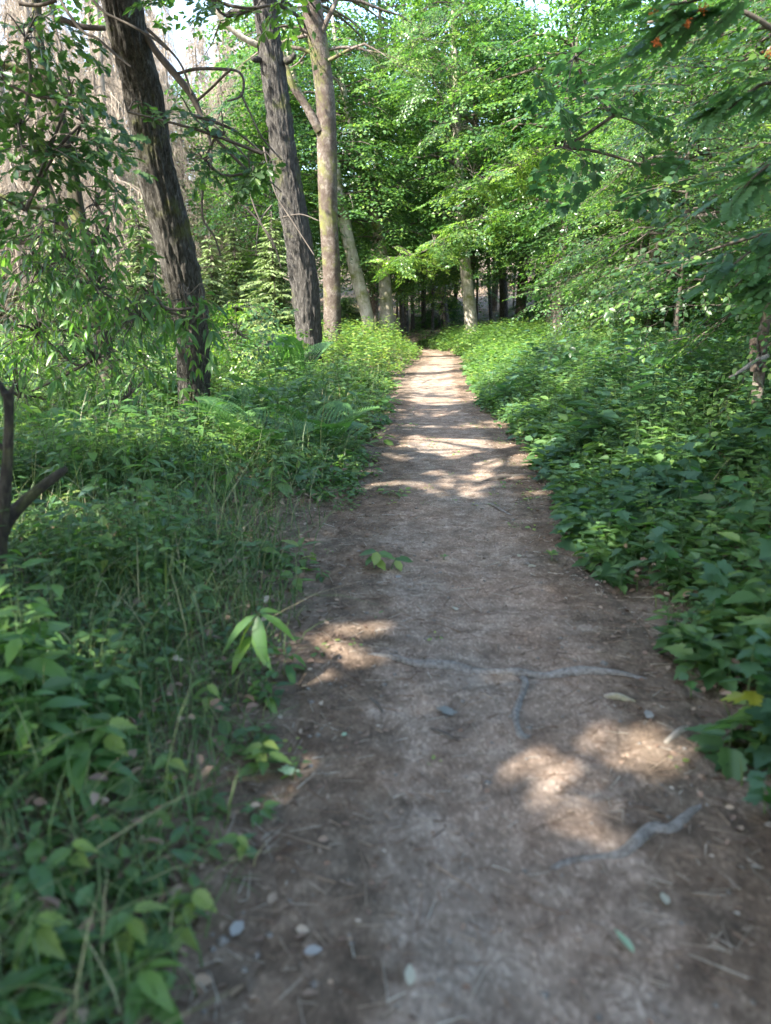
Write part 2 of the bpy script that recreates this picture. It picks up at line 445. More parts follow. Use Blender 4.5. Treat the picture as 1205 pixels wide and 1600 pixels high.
# ------------------------------------------------------------------ ground and path
def grid_mesh(name, xs, ys, zf):
    X, Y = np.meshgrid(xs, ys); Z = zf(X, Y)
    V = np.stack([X, Y, Z], -1).reshape(-1, 3); nx, ny = len(xs), len(ys)
    k = np.arange(ny - 1)[:, None] * nx; j = np.arange(nx - 1)[None, :]
    Fq = np.stack([k + j, k + j + 1, k + j + 1 + nx, k + j + nx], -1).reshape(-1, 4)
    return new_mesh(name, V, Fq.ravel(), np.arange(len(Fq)) * 4, smooth=True)

u = np.linspace(-1, 1, 221); xs = 1 + 4.5 * np.sinh(u * 5.0) / np.sinh(5.0) * 88 * (np.abs(u) ** .0) / 1.0
xs = np.sign(u) * (7 * np.abs(u) + 393 * np.abs(u) ** 6) + .8
v = np.linspace(0, 1, 321)
ys = -12 + 42 * v + 420 * v ** 6
ys = np.concatenate([[-300, -120, -60, -30], ys])
g = link("ground", grid_mesh("ground", xs, ys, gz), M['soil']); g['kind'] = 'structure'
ty = np.concatenate([np.linspace(-6, 12, 330), np.linspace(12.1, 60, 240)]); tx = np.linspace(-1.55, 1.55, 61)
TX, TY = np.meshgrid(tx, ty); PX = TX + pc(TY); PZ = pathz(PX, TY)
V = np.stack([PX, TY, PZ], -1).reshape(-1, 3)
k = np.arange(len(ty) - 1)[:, None] * 61; j = np.arange(60)[None, :]
Fq = np.stack([k + j, k + j + 1, k + j + 62, k + j + 61], -1).reshape(-1, 4)
p_ = link("path", new_mesh("path", V, Fq.ravel(), np.arange(len(Fq)) * 4, np.clip(sstep(-.55, .02, edge(PX, TY)), 0, 1).ravel(), smooth=True), M['path']); p_['kind'] = 'structure'

# ------------------------------------------------------------------ where the canopy lets the sun through
def gell(px, py, rx, ry):
    """ellipse on the ground from a patch of light in the photograph"""
    x, y = gpix(px, py); x0, _ = gpix(px - rx, py); _, y0 = gpix(px, py + ry); _, y1 = gpix(px, py - ry)
    return (x, y, abs(x - x0), (y1 - y0) / 2)
HOLES = [gell(*a) for a in [(515, 1025, 75, 38), (560, 985, 45, 15), (880, 1190, 62, 42), (1000, 1165, 50, 40), (515, 1215, 32, 30),
         (712, 766, 42, 13), (790, 715, 70, 14), (590, 668, 34, 12), (515, 845, 32, 9), (640, 826, 9, 5), (660, 690, 70, 8), (700, 700, 70, 7),
         (930, 1280, 35, 22), (735, 690, 26, 7), (690, 625, 45, 6), (610, 655, 50, 5), (430, 965, 18, 10), (150, 830, 30, 10), (980, 640, 40, 25), (860, 700, 50, 20), (300, 750, 60, 18), (170, 850, 60, 22), (360, 860, 40, 14), (420, 740, 60, 14), (1060, 760, 60, 25), (820, 610, 50, 15), (900, 560, 60, 12), (940, 850, 30, 18), (60, 1000, 50, 30), (250, 1060, 30, 20), (660, 1100, 14, 8)]]
TRPTS = []
for c_, Ya, Yb in [([(285, 400), (262, 320), (236, 210), (215, 110), (196, 20)], 10.5, 9.7), ([(508, 190), (500, 110), (493, 50), (484, 0)], 23.5, 23),
                   ([(606, 480), (598, 400), (583, 320)], 32, 32), ([(560, 440), (543, 370), (530, 300)], 30, 30), ([(735, 500), (727, 410), (720, 340)], 32, 32)]:
    for q in range(len(c_)):
        TRPTS.append(at(c_[q][0] - 14, c_[q][1], Ya + (Yb - Ya) * q / (len(c_) - 1)))
TRPTS = np.array(TRPTS)
TRSEG = [(TRPTS[i], TRPTS[i + 1]) for i in range(len(TRPTS) - 1) if np.linalg.norm(TRPTS[i] - TRPTS[i + 1]) < 4.5]
def clear_trunks(P, rad=.36):
    """False where a leaf would shade the sunlit part of a trunk"""
    ok = np.ones(len(P), bool)
    for a, b in TRSEG:
        for q in (0, .25, .5, .75):
            c = a + (b - a) * q
            v = P - c; t = v @ SUN
            d = np.linalg.norm(v - t[:, None] * SUN, axis=1)
            ok &= ~((t > 0.1) & (d < rad))
    return ok
def keep(P):
    """probability that a canopy leaf stays, from where its shadow falls"""
    t = P[:, 2] / SUN[2]
    gx = P[:, 0] - SUN[0] * t; gy = P[:, 1] - SUN[1] * t
    k = np.ones(len(P))
    # broken light far along the path and on the verges
    nz = fbm(gx * 1.1, gy * 1.4, 3)
    far = sstep(6.5, 10, gy)
    thr = 0.62 - 0.16 * far - .07 * sstep(17, 22, gy)
    k = np.where(nz > thr, 0.03, k)
    k = np.where((gy < 7) & (nz > .62), 1, k)
    onp = (np.abs(gx - 1.0) < 1.7) & (gy > 6.5) & (gy < 29)
    k = np.where((gy > 22) & ~onp, k * .3, k)
    bands = fbm(gx * 1.1 + 3, gy * 1.5, 3)
    k = np.where(onp, np.where(bands > .55 + .07 * (1 - sstep(9, 12, gy)), .0, 1.0), np.where(gy > 14, k * .6, k))
    k = np.where((gx > 2.2) & (gx < 3.6) & (gy > 8) & (gy < 26), k * .45, k)
    k = np.where((gx < -4.5) & (gy > 12), k * .3, k)
    k = np.where((gx < -2.5) & (gy > 5.5), k * .45, k)
    for (x, y, rx, ry) in HOLES:
        q = ((gx - x) / (rx + .13)) ** 2 + ((gy - y) / (ry + .13)) ** 2
        q = q + 1.5 * (vnoise(gx * 7, gy * 7) - .5)
        k = np.where(q < 1.0, 0.0, k)
    return (rng.random(len(P)) < k) & clear_trunks(P)

# ------------------------------------------------------------------ sprays and crowns
def spray(L=1.2, nside=10, leaf=.075, side=.42, droop=.12, step=.62):
    pos, yd, nr = [], [], []; seg = []
    ts = np.linspace(.12, 1, nside)
    def P(t, off=0): return np.array([off, L * t, -droop * L * t * t])
    prev = P(0)
    for i, t in enumerate(ts):
        c = P(t) + np.array([.02 * L * (1 if i % 2 else -1), 0, 0]); seg.append((prev, c, .004 * L * (1.2 - t) + .0012, .004 * L * (1.2 - t) + .001)); prev = c
        sg = 1 if i % 2 else -1
        sl_ = side * L * (1.05 - .75 * t) * (.5 + .5 * min(1, t * 3)) * rng.uniform(.8, 1.2)
        a = math.radians(rng.uniform(42, 58)) * sg
        d = np.array([math.sin(a), math.cos(a), -.12])
        e = c + d * sl_; seg.append((c, e, .002, .001))
        n = max(2, int(sl_ / (leaf * step)))
        for k in range(n):
            q = c + d * sl_ * (k + .6) / n
            b = a + math.radians(48) * (1 if k % 2 else -1) + rng.normal(0, .15)
            pos.append(q); yd.append([math.sin(b), math.cos(b), -.2 + rng.normal(0, .12)]); nr.append([rng.normal(0, .28), rng.normal(0, .28), 1])
        pos.append(e); yd.append([math.sin(a), math.cos(a), -.2]); nr.append([0, 0, 1])
        b = -a; pos.append(c); yd.append([math.sin(b), math.cos(b), -.1]); nr.append([rng.normal(0, .2), 0, 1])
    pos.append(prev); yd.append([0, 1, -.2]); nr.append([0, 0, 1])
    s0 = np.array([s[0] for s in seg]); s1 = np.array([s[1] for s in seg]); r0 = np.array([s[2] for s in seg]); r1 = np.array([s[3] for s in seg])
    return np.array(pos), np.array(yd, float), np.array(nr, float), s0, s1, r0, r1

SPR = [spray(1.2, 11, .062, .42, .12, .66) for _ in range(5)]
SPR_OAK = [spray(1.0, 7, .14, .4, .15, .8) for _ in range(4)]
SPR_FAR = [spray(1.4, 8, .13, .42, .15, .8) for _ in range(4)]

def place(sprays, T, out_dir, scale, pitch, roll):
    """copies of sprays at T pointing along out_dir (horizontal) with a pitch down and a roll"""
    K = len(T)
    od = norm(np.column_stack([out_dir[:, 0], out_dir[:, 1], np.zeros(K)]))
    Y = norm(od * np.cos(pitch)[:, None] + np.array([0, 0, 1.]) * np.sin(pitch)[:, None])
    X = norm(np.cross(Y, np.array([0, 0, 1.]))); Z = np.cross(X, Y)
    c, s = np.cos(roll)[:, None], np.sin(roll)[:, None]
    X, Z = X * c + Z * s, Z * c - X * s
    B = np.stack([X, Y, Z], 1)                                  # rows = axes
    ch = rng.integers(0, len(sprays), K)
    out = [[] for _ in range(8)]
    for q, sp in enumerate(sprays):
        ix = np.where(ch == q)[0]
        if not len(ix): continue
        pos, yd, nr, s0, s1, r0, r1 = sp
        sc = scale[ix][:, None, None]
        f = lambda A: np.einsum('ni,kij->knj', A, B[ix])
        out[0].append((T[ix][:, None] + sc * f(pos)).reshape(-1, 3)); out[1].append(f(yd).reshape(-1, 3)); out[2].append(f(nr).reshape(-1, 3))
        out[3].append((T[ix][:, None] + sc * f(s0)).reshape(-1, 3)); out[4].append((T[ix][:, None] + sc * f(s1)).reshape(-1, 3))
        out[5].append(np.tile(r0, len(ix))); out[6].append(np.tile(r1, len(ix)))
        out[7].append(np.repeat(rng.random(len(ix)), len(pos)))
    return [np.concatenate(o) for o in out]

def crown(H, low, R, nlimb, per, sprays, lsc=1.0, axis=None, droop=.25, top=.35, az=None, rise=.35):
    """limbs up a stem from low to H, reaching R; returns spray data and limb tubes"""
    T, D, sc, limbs = [], [], [], []
    for i in range(nlimb):
        t = (i + rng.random()) / nlimb
        h = low + (H - low) * t
        reach = R * (math.sin(math.pi * min(1, .28 + .72 * t)) ** .7 * .9 + top * .1) * rng.uniform(.7, 1.1)
        a = rng.uniform(0, 2 * math.pi) if az is None else rng.uniform(*az)
        d = np.array([math.cos(a), math.sin(a), 0])
        c0 = np.array([0, 0, h]) if axis is None else axis(h)
        ts = np.linspace(0, 1, 5)
        pts = [c0 + d * reach * q + np.array([0, 0, reach * (rise * q - (rise + droop) * q * q)]) + rng.normal(0, .03 * reach, 3) * (q > 0) for q in ts]
        limbs.append((pts, [.018 * reach + .006, .013 * reach + .004, .009 * reach + .003, .006, .003]))
        L = smooth_line(pts, 20)
        for k in range(per):
            q = .22 + .78 * (k + rng.random()) / per
            p = L[min(19, int(q * 19))]
            sgn = 1 if k % 2 else -1
            b = a + sgn * math.radians(rng.uniform(15, 65)) * (1 - .5 * q)
            T.append(p); D.append([math.cos(b), math.sin(b), 0]); sc.append(lsc * rng.uniform(.75, 1.2))
    T = np.array(T); D = np.array(D); K = len(T)
    return place(sprays, T, D, np.array(sc), rng.normal(-.28, .22, K), rng.normal(0, .3, K)), limbs

def crown_objects(data, limbs, tm, mat, leafsize, parent, base=np.zeros(3), filt=None, twigs=True, barkmat=None, var_shift=0.0):
    pos, yd, nr, s0, s1, r0, r1, gv = data
    if filt is not None:
        kx = filt(pos + base); pos, yd, nr, gv = pos[kx], yd[kx], nr[kx], gv[kx]
    n = len(pos)
    yd = norm(yd + rng.normal(0, .16, (n, 3))); nr = norm(nr + rng.normal(0, .22, (n, 3)))
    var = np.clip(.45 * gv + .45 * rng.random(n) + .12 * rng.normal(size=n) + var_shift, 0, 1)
    me = leaves_mesh("crown", tm, pos, yd, nr, leafsize * rng.uniform(.7, 1.25, n), var)
    link("crown", me, mat, parent, kind='stuff')
    parts = [tube(p, r, 7, 5, cap=False) for p, r in limbs]
    if twigs: parts.append(prisms(s0, s1, r0, r1, 3))
    if parts:
        V, L, s = merge(parts)
        link("branches", new_mesh("branches", V, L, s, smooth=False), barkmat or M['twig'], parent, kind='stuff')

def trunk_obj(name, pts, rad, rings, sides, mat, parent, base, rough=.08, ridges=0., seed=0):
    V, L, s = tube(np.asarray(pts) - base, rad, rings, sides, rough, ridges, seed)
    return link(name, new_mesh(name, V, L, s, smooth=True), mat, parent)

def pix_line(ctrl, Y0, Y1=None):
    """ctrl: (px, py, width px) from base up; distance eases from Y0 (base) to Y1 (top)"""
    Y1 = Y0 if Y1 is None else Y1
    P, R = [], []
    n = len(ctrl)
    for i, (px, py, wd) in enumerate(ctrl):
        Y = Y0 + (Y1 - Y0) * i / (n - 1)
        P.append(at(px, py, Y)); R.append(wd / 2 / ppm(px, py, Y))
    return P, R

def extend(P, R, H):
    """carry a trunk on above the frame to height H"""
    d = P[-1] - P[-3]; d = d / np.linalg.norm(d)
    P = list(P); R = list(R); h0 = P[-1][2]
    for q in (.35, .7, 1.0):
        z = h0 + (H - h0) * q
        t = (z - P[-1][2]) / max(d[2], .3)
        d = norm(d * .8 + np.array([0, 0, .25]))
        P.append(P[-1] + d * t); R.append(R[len(R) - 1] * .72)
    return P, R

def big_tree(name, label, ctrl, Y0, Y1, H, mat, leaf, tm, leafsize, nlimb, per, Rc, low, sprays, ridges, seed, group=None, rings=150, sides=40, filt=True, rough=.06, flare=1.55):
    P, R = pix_line(ctrl, Y0, Y1)
    b = P[0].copy(); g0 = float(standz(b[0], b[1]))
    base = np.array([b[0], b[1], g0])
    d0 = norm(P[0] - P[1])
    P = [P[0] + d0 * max(.1, (P[0][2] - g0 + .25) / max(.3, -d0[2]))] + P; R = [R[0] * flare] + R
    P, R = extend(P, R, H)
    root = thing(name, label, "tree", base, group)
    trunk_obj("trunk", P, R, rings, sides, mat, root, base, rough, ridges, seed)
    Pa = np.array(P) - base
    def axis(h):
        h = min(h, Pa[-1][2] - .01)
        return np.array([np.interp(h, Pa[:, 2], Pa[:, 0]), np.interp(h, Pa[:, 2], Pa[:, 1]), h])
    data, limbs = crown(H, low, Rc, nlimb, per, sprays, 1.0, axis)
    crown_objects(data, limbs, tm, leaf, leafsize, root, base, keep if filt else None, barkmat=mat)
    return root, base, P

T_SIMPLE = tmpl_simple(.30, .07, .05); T_WIDE = tmpl_simple(.33, .08, .08); T_OVAL = tmpl_oval()
T_LANCE = tmpl_lance()

# ------------------------------------------------------------------ the big trunks on the left
T1 = big_tree("oak_tree", "tall leaning oak trunk with furrowed grey brown bark, nearest big tree left of the path",
         [(303, 655, 52), (302, 560, 48), (293, 470, 54), (270, 370, 56), (243, 260, 57), (224, 150, 57), (208, 80, 57), (190, 0, 58)], 11.4, 9.6, 12.5,
         M['oak_bark'], M['oak'], T_WIDE, .16, 60, 7, 3.6, 6.2, SPR_OAK, .013, 3, rings=420, sides=110)
T2 = big_tree("oak_tree", "dark furrowed oak trunk standing beside the fern, second big tree left of the path",
         [(486, 585, 40), (481, 500, 40), (470, 400, 43), (450, 280, 41), (432, 150, 38), (416, 20, 36)], 17.5, 16.8, 13.5,
         M['oak_bark2'], M['oak'], T_WIDE, .16, 60, 7, 3.8, 6.8, SPR_OAK, .016, 8, rings=360, sides=90)
T3 = big_tree("beech_tree", "mottled brown and pale smooth trunk behind the second oak, left of the path",
         [(520, 525, 29), (518, 420, 28), (513, 330, 29), (511, 240, 31), (508, 150, 30), (496, 60, 31), (486, 0, 31)], 24, 23, 15,
         M['beech_bark'], M['beech'], T_WIDE, .14, 50, 7, 3.8, 7.5, SPR_OAK, .004, 12, rings=120)

# limb and stubs on the second and third trunks
def add_part(root_obj, base, pn, ctrl, Y0, Y1, mat):
    P, R = pix_line(ctrl, Y0, Y1)
    trunk_obj(pn, P, R, 30, 10, mat, root_obj, base, .12, 0, 2)
add_part(T2[0], T2[1], "stub", [(446, 96, 12), (455, 92, 9), (461, 84, 6)], 16.8, 16.7, M['oak_bark2'])
add_part(T2[0], T2[1], "stub", [(408, 92, 12), (400, 93, 10), (394, 92, 6)], 16.8, 16.6, M['oak_bark2'])
add_part(T2[0], T2[1], "limb", [(402, 70, 10), (382, 60, 9), (360, 44, 8), (340, 20, 8), (322, -10, 7)], 16.8, 16.4, M['pale_bark'])
add_part(T3[0], T3[1], "limb", [(500, 205, 15), (492, 190, 14), (478, 165, 12), (462, 142, 11), (452, 120, 10), (440, 80, 8)], 23.3, 23.0, M['beech_bark'])
add_part(T3[0], T3[1], "limb", [(503, 50, 9), (512, 30, 8), (524, 5, 7), (530, -30, 6)], 23, 23, M['beech_bark'])
def leafy_sprays(name, label, centres, Y, ext, n, sprays, tm, mat, leaf, cat="branch", barkm=None, pitch=-.35, vs=0., scale=(.7, 1.1), filt=lambda P: clear_trunks(P, .3)):
    """branch with leaf sprays spread round pixel centres at distance Y (+-ext)"""
    T, D = [], []
    c0 = np.array([at(cx, cy, Y) for cx, cy, *_ in centres])
    base = c0[0]
    sticks = []
    for (cx, cy, rx, ry) in centres:
        k = max(2, int(n * rx * ry / sum(c[2] * c[3] for c in centres)))
        m = at(cx, cy, Y)
        for _ in range(k):
            px = cx + rx * rng.normal() * .55; py = cy + ry * rng.normal() * .55
            p = at(px, py, Y + rng.uniform(-ext, ext)); a = rng.uniform(0, 6.28)
            T.append(p); D.append([math.cos(a), math.sin(a), 0]); sticks.append((m, p))
    T = np.array(T) - base; D = np.array(D, float); K = len(T)
    data = place(sprays, T, D, rng.uniform(*scale, K), rng.normal(pitch, .25, K), rng.normal(0, .35, K))
    root = thing(name, label, cat, base)
    limbs = []
    for a, b in sticks:
        a = a - base; b = b - base; mid = (a + b) / 2 + rng.normal(0, .05, 3) + np.array([0, 0, .1])
        limbs.append(([a, mid, b], [.010, .006, .003]))
    for a, b in zip(c0[:-1], c0[1:]):
        limbs.append(([a - base, (a + b) / 2 - base + rng.normal(0, .06, 3), b - base], [.02, .016, .012]))
    crown_objects(data, limbs, tm, M[mat], leaf, root, base, filt, barkmat=barkm or M['twig'], var_shift=vs)
    return root

# pale trunks further along
def far_trunk(label, ctrl, Y, H, mat, low, Rc, nlimb=26, seed=0, group="pale trunks beside the far path", name="beech_tree"):
    P, R = pix_line(ctrl, Y)
    b = P[0]; g0 = float(standz(b[0], b[1])); base = np.array([b[0], b[1], g0])
    P = [np.array([b[0], b[1], g0 - .3])] + P if P[0][2] > g0 - .1 else P
    R = [R[0] * 1.3] + R if len(P) > len(R) else R
    P, R = extend(P, R, H)
    root = thing(name, label, "tree", base, group)
    trunk_obj("trunk", P, R, 60, 16, mat, root, base, .06, 0, seed)
    Pa = np.array(P) - base
    axis = lambda h: np.array([np.interp(h, Pa[:, 2], Pa[:, 0]), np.interp(h, Pa[:, 2], Pa[:, 1]), h])
    if nlimb:
        data, limbs = crown(H, low, Rc, nlimb, 6, SPR_FAR, 1.0, axis)
        crown_objects(data, limbs, T_SIMPLE, M['beech'], .15, root, base, None, twigs=False)
    return root
far_trunk("slim pale trunk leaning left behind the mottled trunk", [(575, 500, 20), (560, 440, 20), (543, 370, 19), (530, 300, 16), (515, 225, 13), (470, 150, 11)], 30, 11, M['pale_bark'], 4.2, 3.2, 44, 1)
far_trunk("sunlit pale trunk at the left edge of the far path", [(606, 510, 22), (601, 440, 19), (594, 380, 18), (583, 320, 17), (566, 260, 14), (545, 180, 12)], 32, 12, M['pale_bark'], 3.8, 3.4, 56, 2)
far_trunk("pale straight trunk right of the path where it narrows", [(737, 522, 22), (733, 470, 19), (727, 410, 18), (720, 340, 16), (716, 240, 14), (712, 150, 12)], 32, 14, M['pale_bark'], 3.6, 3.8, 70, 3)
far_trunk("brown slim trunk standing right of the pale straight trunk", [(787, 512, 14), (787, 460, 13), (785, 400, 12), (784, 300, 11)], 37, 13, M['oak_bark2'], 4.0, 3.4, 50, 4)
far_trunk("grey brown forked trunk at the edge of the right thicket", [(812, 510, 18), (815, 460, 16), (820, 400, 15), (824, 280, 12)], 35, 13, M['beech_bark'], 3.8, 3.4, 50, 5)
far_trunk("thin brown trunk half hidden in the right thicket", [(866, 505, 13), (872, 450, 12), (880, 380, 11), (886, 280, 9)], 31, 11, M['beech_bark'], 3.2, 3.2, 50, 6)

leafy_sprays("beech_branch", "bright layered beech sprays hanging over the end of the path",
             [(640, 440, 60, 25), (700, 420, 50, 30), (600, 410, 50, 20), (660, 380, 60, 30)], 35, 2.5, 110, SPR, T_WIDE, 'beech', .10, vs=.15, pitch=-.4, scale=(.9, 1.4))
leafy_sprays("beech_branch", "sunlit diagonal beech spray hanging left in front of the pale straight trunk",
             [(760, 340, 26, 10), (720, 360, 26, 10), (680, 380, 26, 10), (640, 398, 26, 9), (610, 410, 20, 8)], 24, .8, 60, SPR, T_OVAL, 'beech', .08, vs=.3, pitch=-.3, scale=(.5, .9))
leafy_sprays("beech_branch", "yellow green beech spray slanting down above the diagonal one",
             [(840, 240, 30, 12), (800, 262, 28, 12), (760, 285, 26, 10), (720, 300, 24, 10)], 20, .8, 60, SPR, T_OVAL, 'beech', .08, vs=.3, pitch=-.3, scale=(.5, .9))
leafy_sprays("beech_branch", "beech sprays hiding the upper part of the pale straight trunk",
             [(715, 200, 50, 40), (700, 110, 60, 50), (720, 20, 60, 50), (650, 60, 60, 60), (740, 270, 40, 20)], 29, 1.6, 120, SPR, T_WIDE, 'beech', .10, vs=.1, pitch=-.4, scale=(.9, 1.3))
# dark slim trunks in the deep shade at the end of the path
xs_ = [(645, 505, 6), (662, 508, 8), (676, 512, 5), (697, 505, 11), (708, 510, 7), (628, 500, 7), (768, 508, 6), (840, 500, 8), (902, 498, 9)]
for i, (px, py, wd) in enumerate(xs_):
    far_trunk("slim dark trunk in the deep shade beyond the end of the path", [(px, py, wd), (px + random.uniform(-6, 6), py - 70, wd * .9), (px + random.uniform(-12, 12), py - 150, wd * .8), (px + random.uniform(-16, 16), py - 260, wd * .7)],
              random.uniform(42, 56), 12, M['oak_bark2'], 5, 2.6, 8, 20 + i, group="dark trunks at the end of the path", name="young_tree")

# ------------------------------------------------------------------ tree prototypes for the thicket
def proto_tree(name, label, H, low, R, nlimb, per, sprays, tm, leaf, mat, r0, bark, rise=.35, twigs=True, group=None, vs=0.0, hide=False):
    root = thing(name, label, "tree", (0, 0, 0), group)
    ph = rng.uniform(0, 6)
    pts = [np.array([.25 * math.sin(ph + q * 3) * q * H * .12, .25 * math.cos(ph + q * 2.5) * q * H * .12, H * q - .25 * (q == 0)]) for q in np.linspace(0, 1, 6)]
    trunk_obj("trunk", pts, [r0 * 1.15, r0, r0 * .8, r0 * .6, r0 * .35, .012], 30, 10, bark, root, np.zeros(3), .08)
    Pa = np.array(pts)
    axis = lambda h: np.array([np.interp(h, Pa[:, 2], Pa[:, 0]), np.interp(h, Pa[:, 2], Pa[:, 1]), h])
    data, limbs = crown(H, low, R, nlimb, per, sprays, 1.0, axis, rise=rise)
    crown_objects(data, limbs, tm, M[mat], leaf, root, twigs=twigs, barkmat=bark, var_shift=vs)
    return root
G_TH = "leafy young trees of the right thicket"
young = [proto_tree("young_beech", "", 5.4, 1.3, 2.1, 36, 6, SPR, T_OVAL, .064, 'beech', .045, M['twig'], group=G_TH),
         proto_tree("young_beech", "", 6.6, 1.7, 2.4, 40, 6, SPR, T_OVAL, .068, 'beech', .05, M['twig'], group=G_TH)]
tall = [proto_tree("beech_tree", "", 12.5, 3.4, 3.4, 58, 7, SPR_FAR, T_WIDE, .13, 'beech', .13, M['beech_bark'], twigs=False, group=G_TH),
        proto_tree("beech_tree", "", 14, 4.0, 3.8, 66, 7, SPR_FAR, T_WIDE, .14, 'beech', .16, M['beech_bark'], twigs=False, group=G_TH),
        proto_tree("beech_tree", "", 11, 3.0, 3.0, 54, 7, SPR_FAR, T_SIMPLE, .13, 'beech', .11, M['oak_bark2'], twigs=False, group=G_TH)]
used = set()
def put(protos, i, x, y, label, rz, sc, group=None):
    src = protos[i]; loc = (x, y, float(standz(x, y)) - .02)
    if src.name not in used:
        used.add(src.name)
        src.location = loc; src.rotation_euler = (0, 0, rz); src.scale = (sc,) * 3; src['label'] = label
        if group: src['group'] = group
        return src
    return copy_thing(src, loc, label, rz, sc, group)

yl = [(4.0, 7.6, 0, 1.0, "young beech arching over the near right verge, closest leafy sapling of the thicket"),
      (5.3, 10.4, 1, .9, "young beech behind the closest sapling, leaves glinting in the upper right"),
      (8.4, 13.2, 0, 1.1, "leafy young beech just outside the right edge behind the pale leaning stem"),
      (5.2, 14.2, 1, .85, "young beech with thin dark stem in the middle of the right thicket"),
      (6.0, 16.4, 0, 1.15, "bushy young beech deep in shade in the right thicket"),
      (5.9, 18.6, 0, 1.05, "young beech leaning toward the path beyond the sunlit verge"),
      (8.6, 15.5, 1, 1.05, "dark leafy sapling at the far right behind the leaning stem"),
      (6.8, 22.5, 1, 1.0, "young beech with layered sprays behind the thicket middle"),
      (7.2, 20.5, 1, 1.1, "young beech in the dim middle of the right thicket"),
      (10.4, 20.0, 0, 1.2, "bushy sapling deep in the wood at the right edge"),
      (8.2, 28.0, 0, 1.15, "young beech far back under the tall crowns of the right wood"),
      (9.6, 26.0, 1, 1.1, "leafy young beech right of the thin brown trunk")]
for x, y, i, sc, lb in yl:
    put(young, i, x, y, lb, rng.uniform(0, 6.28), sc)
tl = [(6.2, 18.5, 0, .95, "tall beech crown filling the upper right, light green"),
      (8.8, 12.0, 2, 1.0, "tall beech at the far right edge with crown above the frame"),
      (5.4, 25.0, 1, .95, "tall beech with drooping layered sprays over the right side of the path"),
      (9.8, 24.5, 0, 1.0, "tall beech standing deep on the right behind the saplings"),
      (6.5, 31.5, 2, 1.0, "tall beech behind the thin brown trunk"),
      (3.6, 34.5, 1, 1.05, "tall beech behind the pale straight trunk, crown over the path"),
      (12.5, 31.0, 1, 1.1, "tall beech far back at the right edge"),
      (9.0, 37.0, 0, 1.1, "tall beech far back in the middle of the right wood"),
      (-2.2, 34.0, 0, 1.3, "bright beech crown behind the mottled trunk, left of the path end"),
      (-0.6, 40.0, 1, 1.3, "tall beech behind the two pale leaning trunks"),
      (1.2, 45.0, 2, 1.2, "beech closing the view straight above the end of the path"),
      (4.8, 46.0, 0, 1.2, "beech closing the view right of the path end"),
      (-4.4, 41.0, 2, 1.35, "light green beech crown between the second oak and the mottled trunk"),
      (-4.2, 29.0, 2, .85, "sunlit beech crown between the two oak trunks, upper left"),
      (14.5, 42.0, 2, 1.2, "beech far behind the right thicket"),
      (-1.5, 52.0, 0, 1.3, "far beech behind the path end on the left"),
      (7.5, 55.0, 1, 1.3, "far beech behind the path end on the right"),
      (2.8, 58.0, 0, 1.3, "farthest beech in the middle above the path"),
      (17.0, 52.0, 0, 1.3, "farthest beech at the right edge of the wood"),
      (12.0, 50.0, 1, 1.2, "far beech in the gap between the right crowns"),
      (-6.5, 50.0, 1, 1.2, "far green beech behind the dead spruces near the mottled trunk"),
      (-16, 66, 0, 1.3, "far green beech glimpsed through the dead spruces behind the first oak"), (-24, 68, 1, 1.3, "far green beech behind the dead spruces left of the first oak"),
      (-33, 70, 2, 1.5, "far green beech behind the dead spruces near the left edge"), (-11, 72, 2, 1.6, "far green beech behind the dead spruces between the two oaks"),
      (-9.5, 38, 2, 1.0, "light green beech standing among the dead spruces between the two oaks")]
for x, y, i, sc, lb in tl:
    put(tall, i, x, y, lb, rng.uniform(0, 6.28), sc, "beeches of the wood behind")

for k_ in range(22):
    y_ = 44 + 2.2 * k_ * .9 + rng.uniform(-2, 2); x_ = [-8, 14, -2, 6, 20, 1, 10, -12, 3.5, 17, -5][k_ % 11] + rng.uniform(-1.5, 1.5)
    put(young, k_ % 2, x_, y_, "bushy young tree in the dim wood beyond the end of the path", rng.uniform(0, 6.28), rng.uniform(1.3, 1.7), "young trees beyond the end of the path")

# low dark shrubs that close the wood floor on the right
shrub = [proto_tree("hazel_shrub", "", 2.4, .15, 1.3, 26, 5, SPR, T_WIDE, .10, 'beech', .025, M['twig'], rise=.7, twigs=True, group="shrubs under the right thicket", vs=-.1)]
for o in shrub: o['category'] = "shrub"
sh = [(7.9, 15.8), (6.9, 17.5), (8.8, 18.4), (7.8, 23.5), (11, 24), (9, 29), (7.6, 34), (11.6, 35), (14, 27), (13, 21),
      (-6.4, 36), (-2.5, 47), (10.5, 45), (3.4, 50)]
for x, y in sh:
    put(shrub, 0, x, y, "low leafy shrub under the beeches at the back of the verge", rng.uniform(0, 6.28), rng.uniform(.8, 1.25))

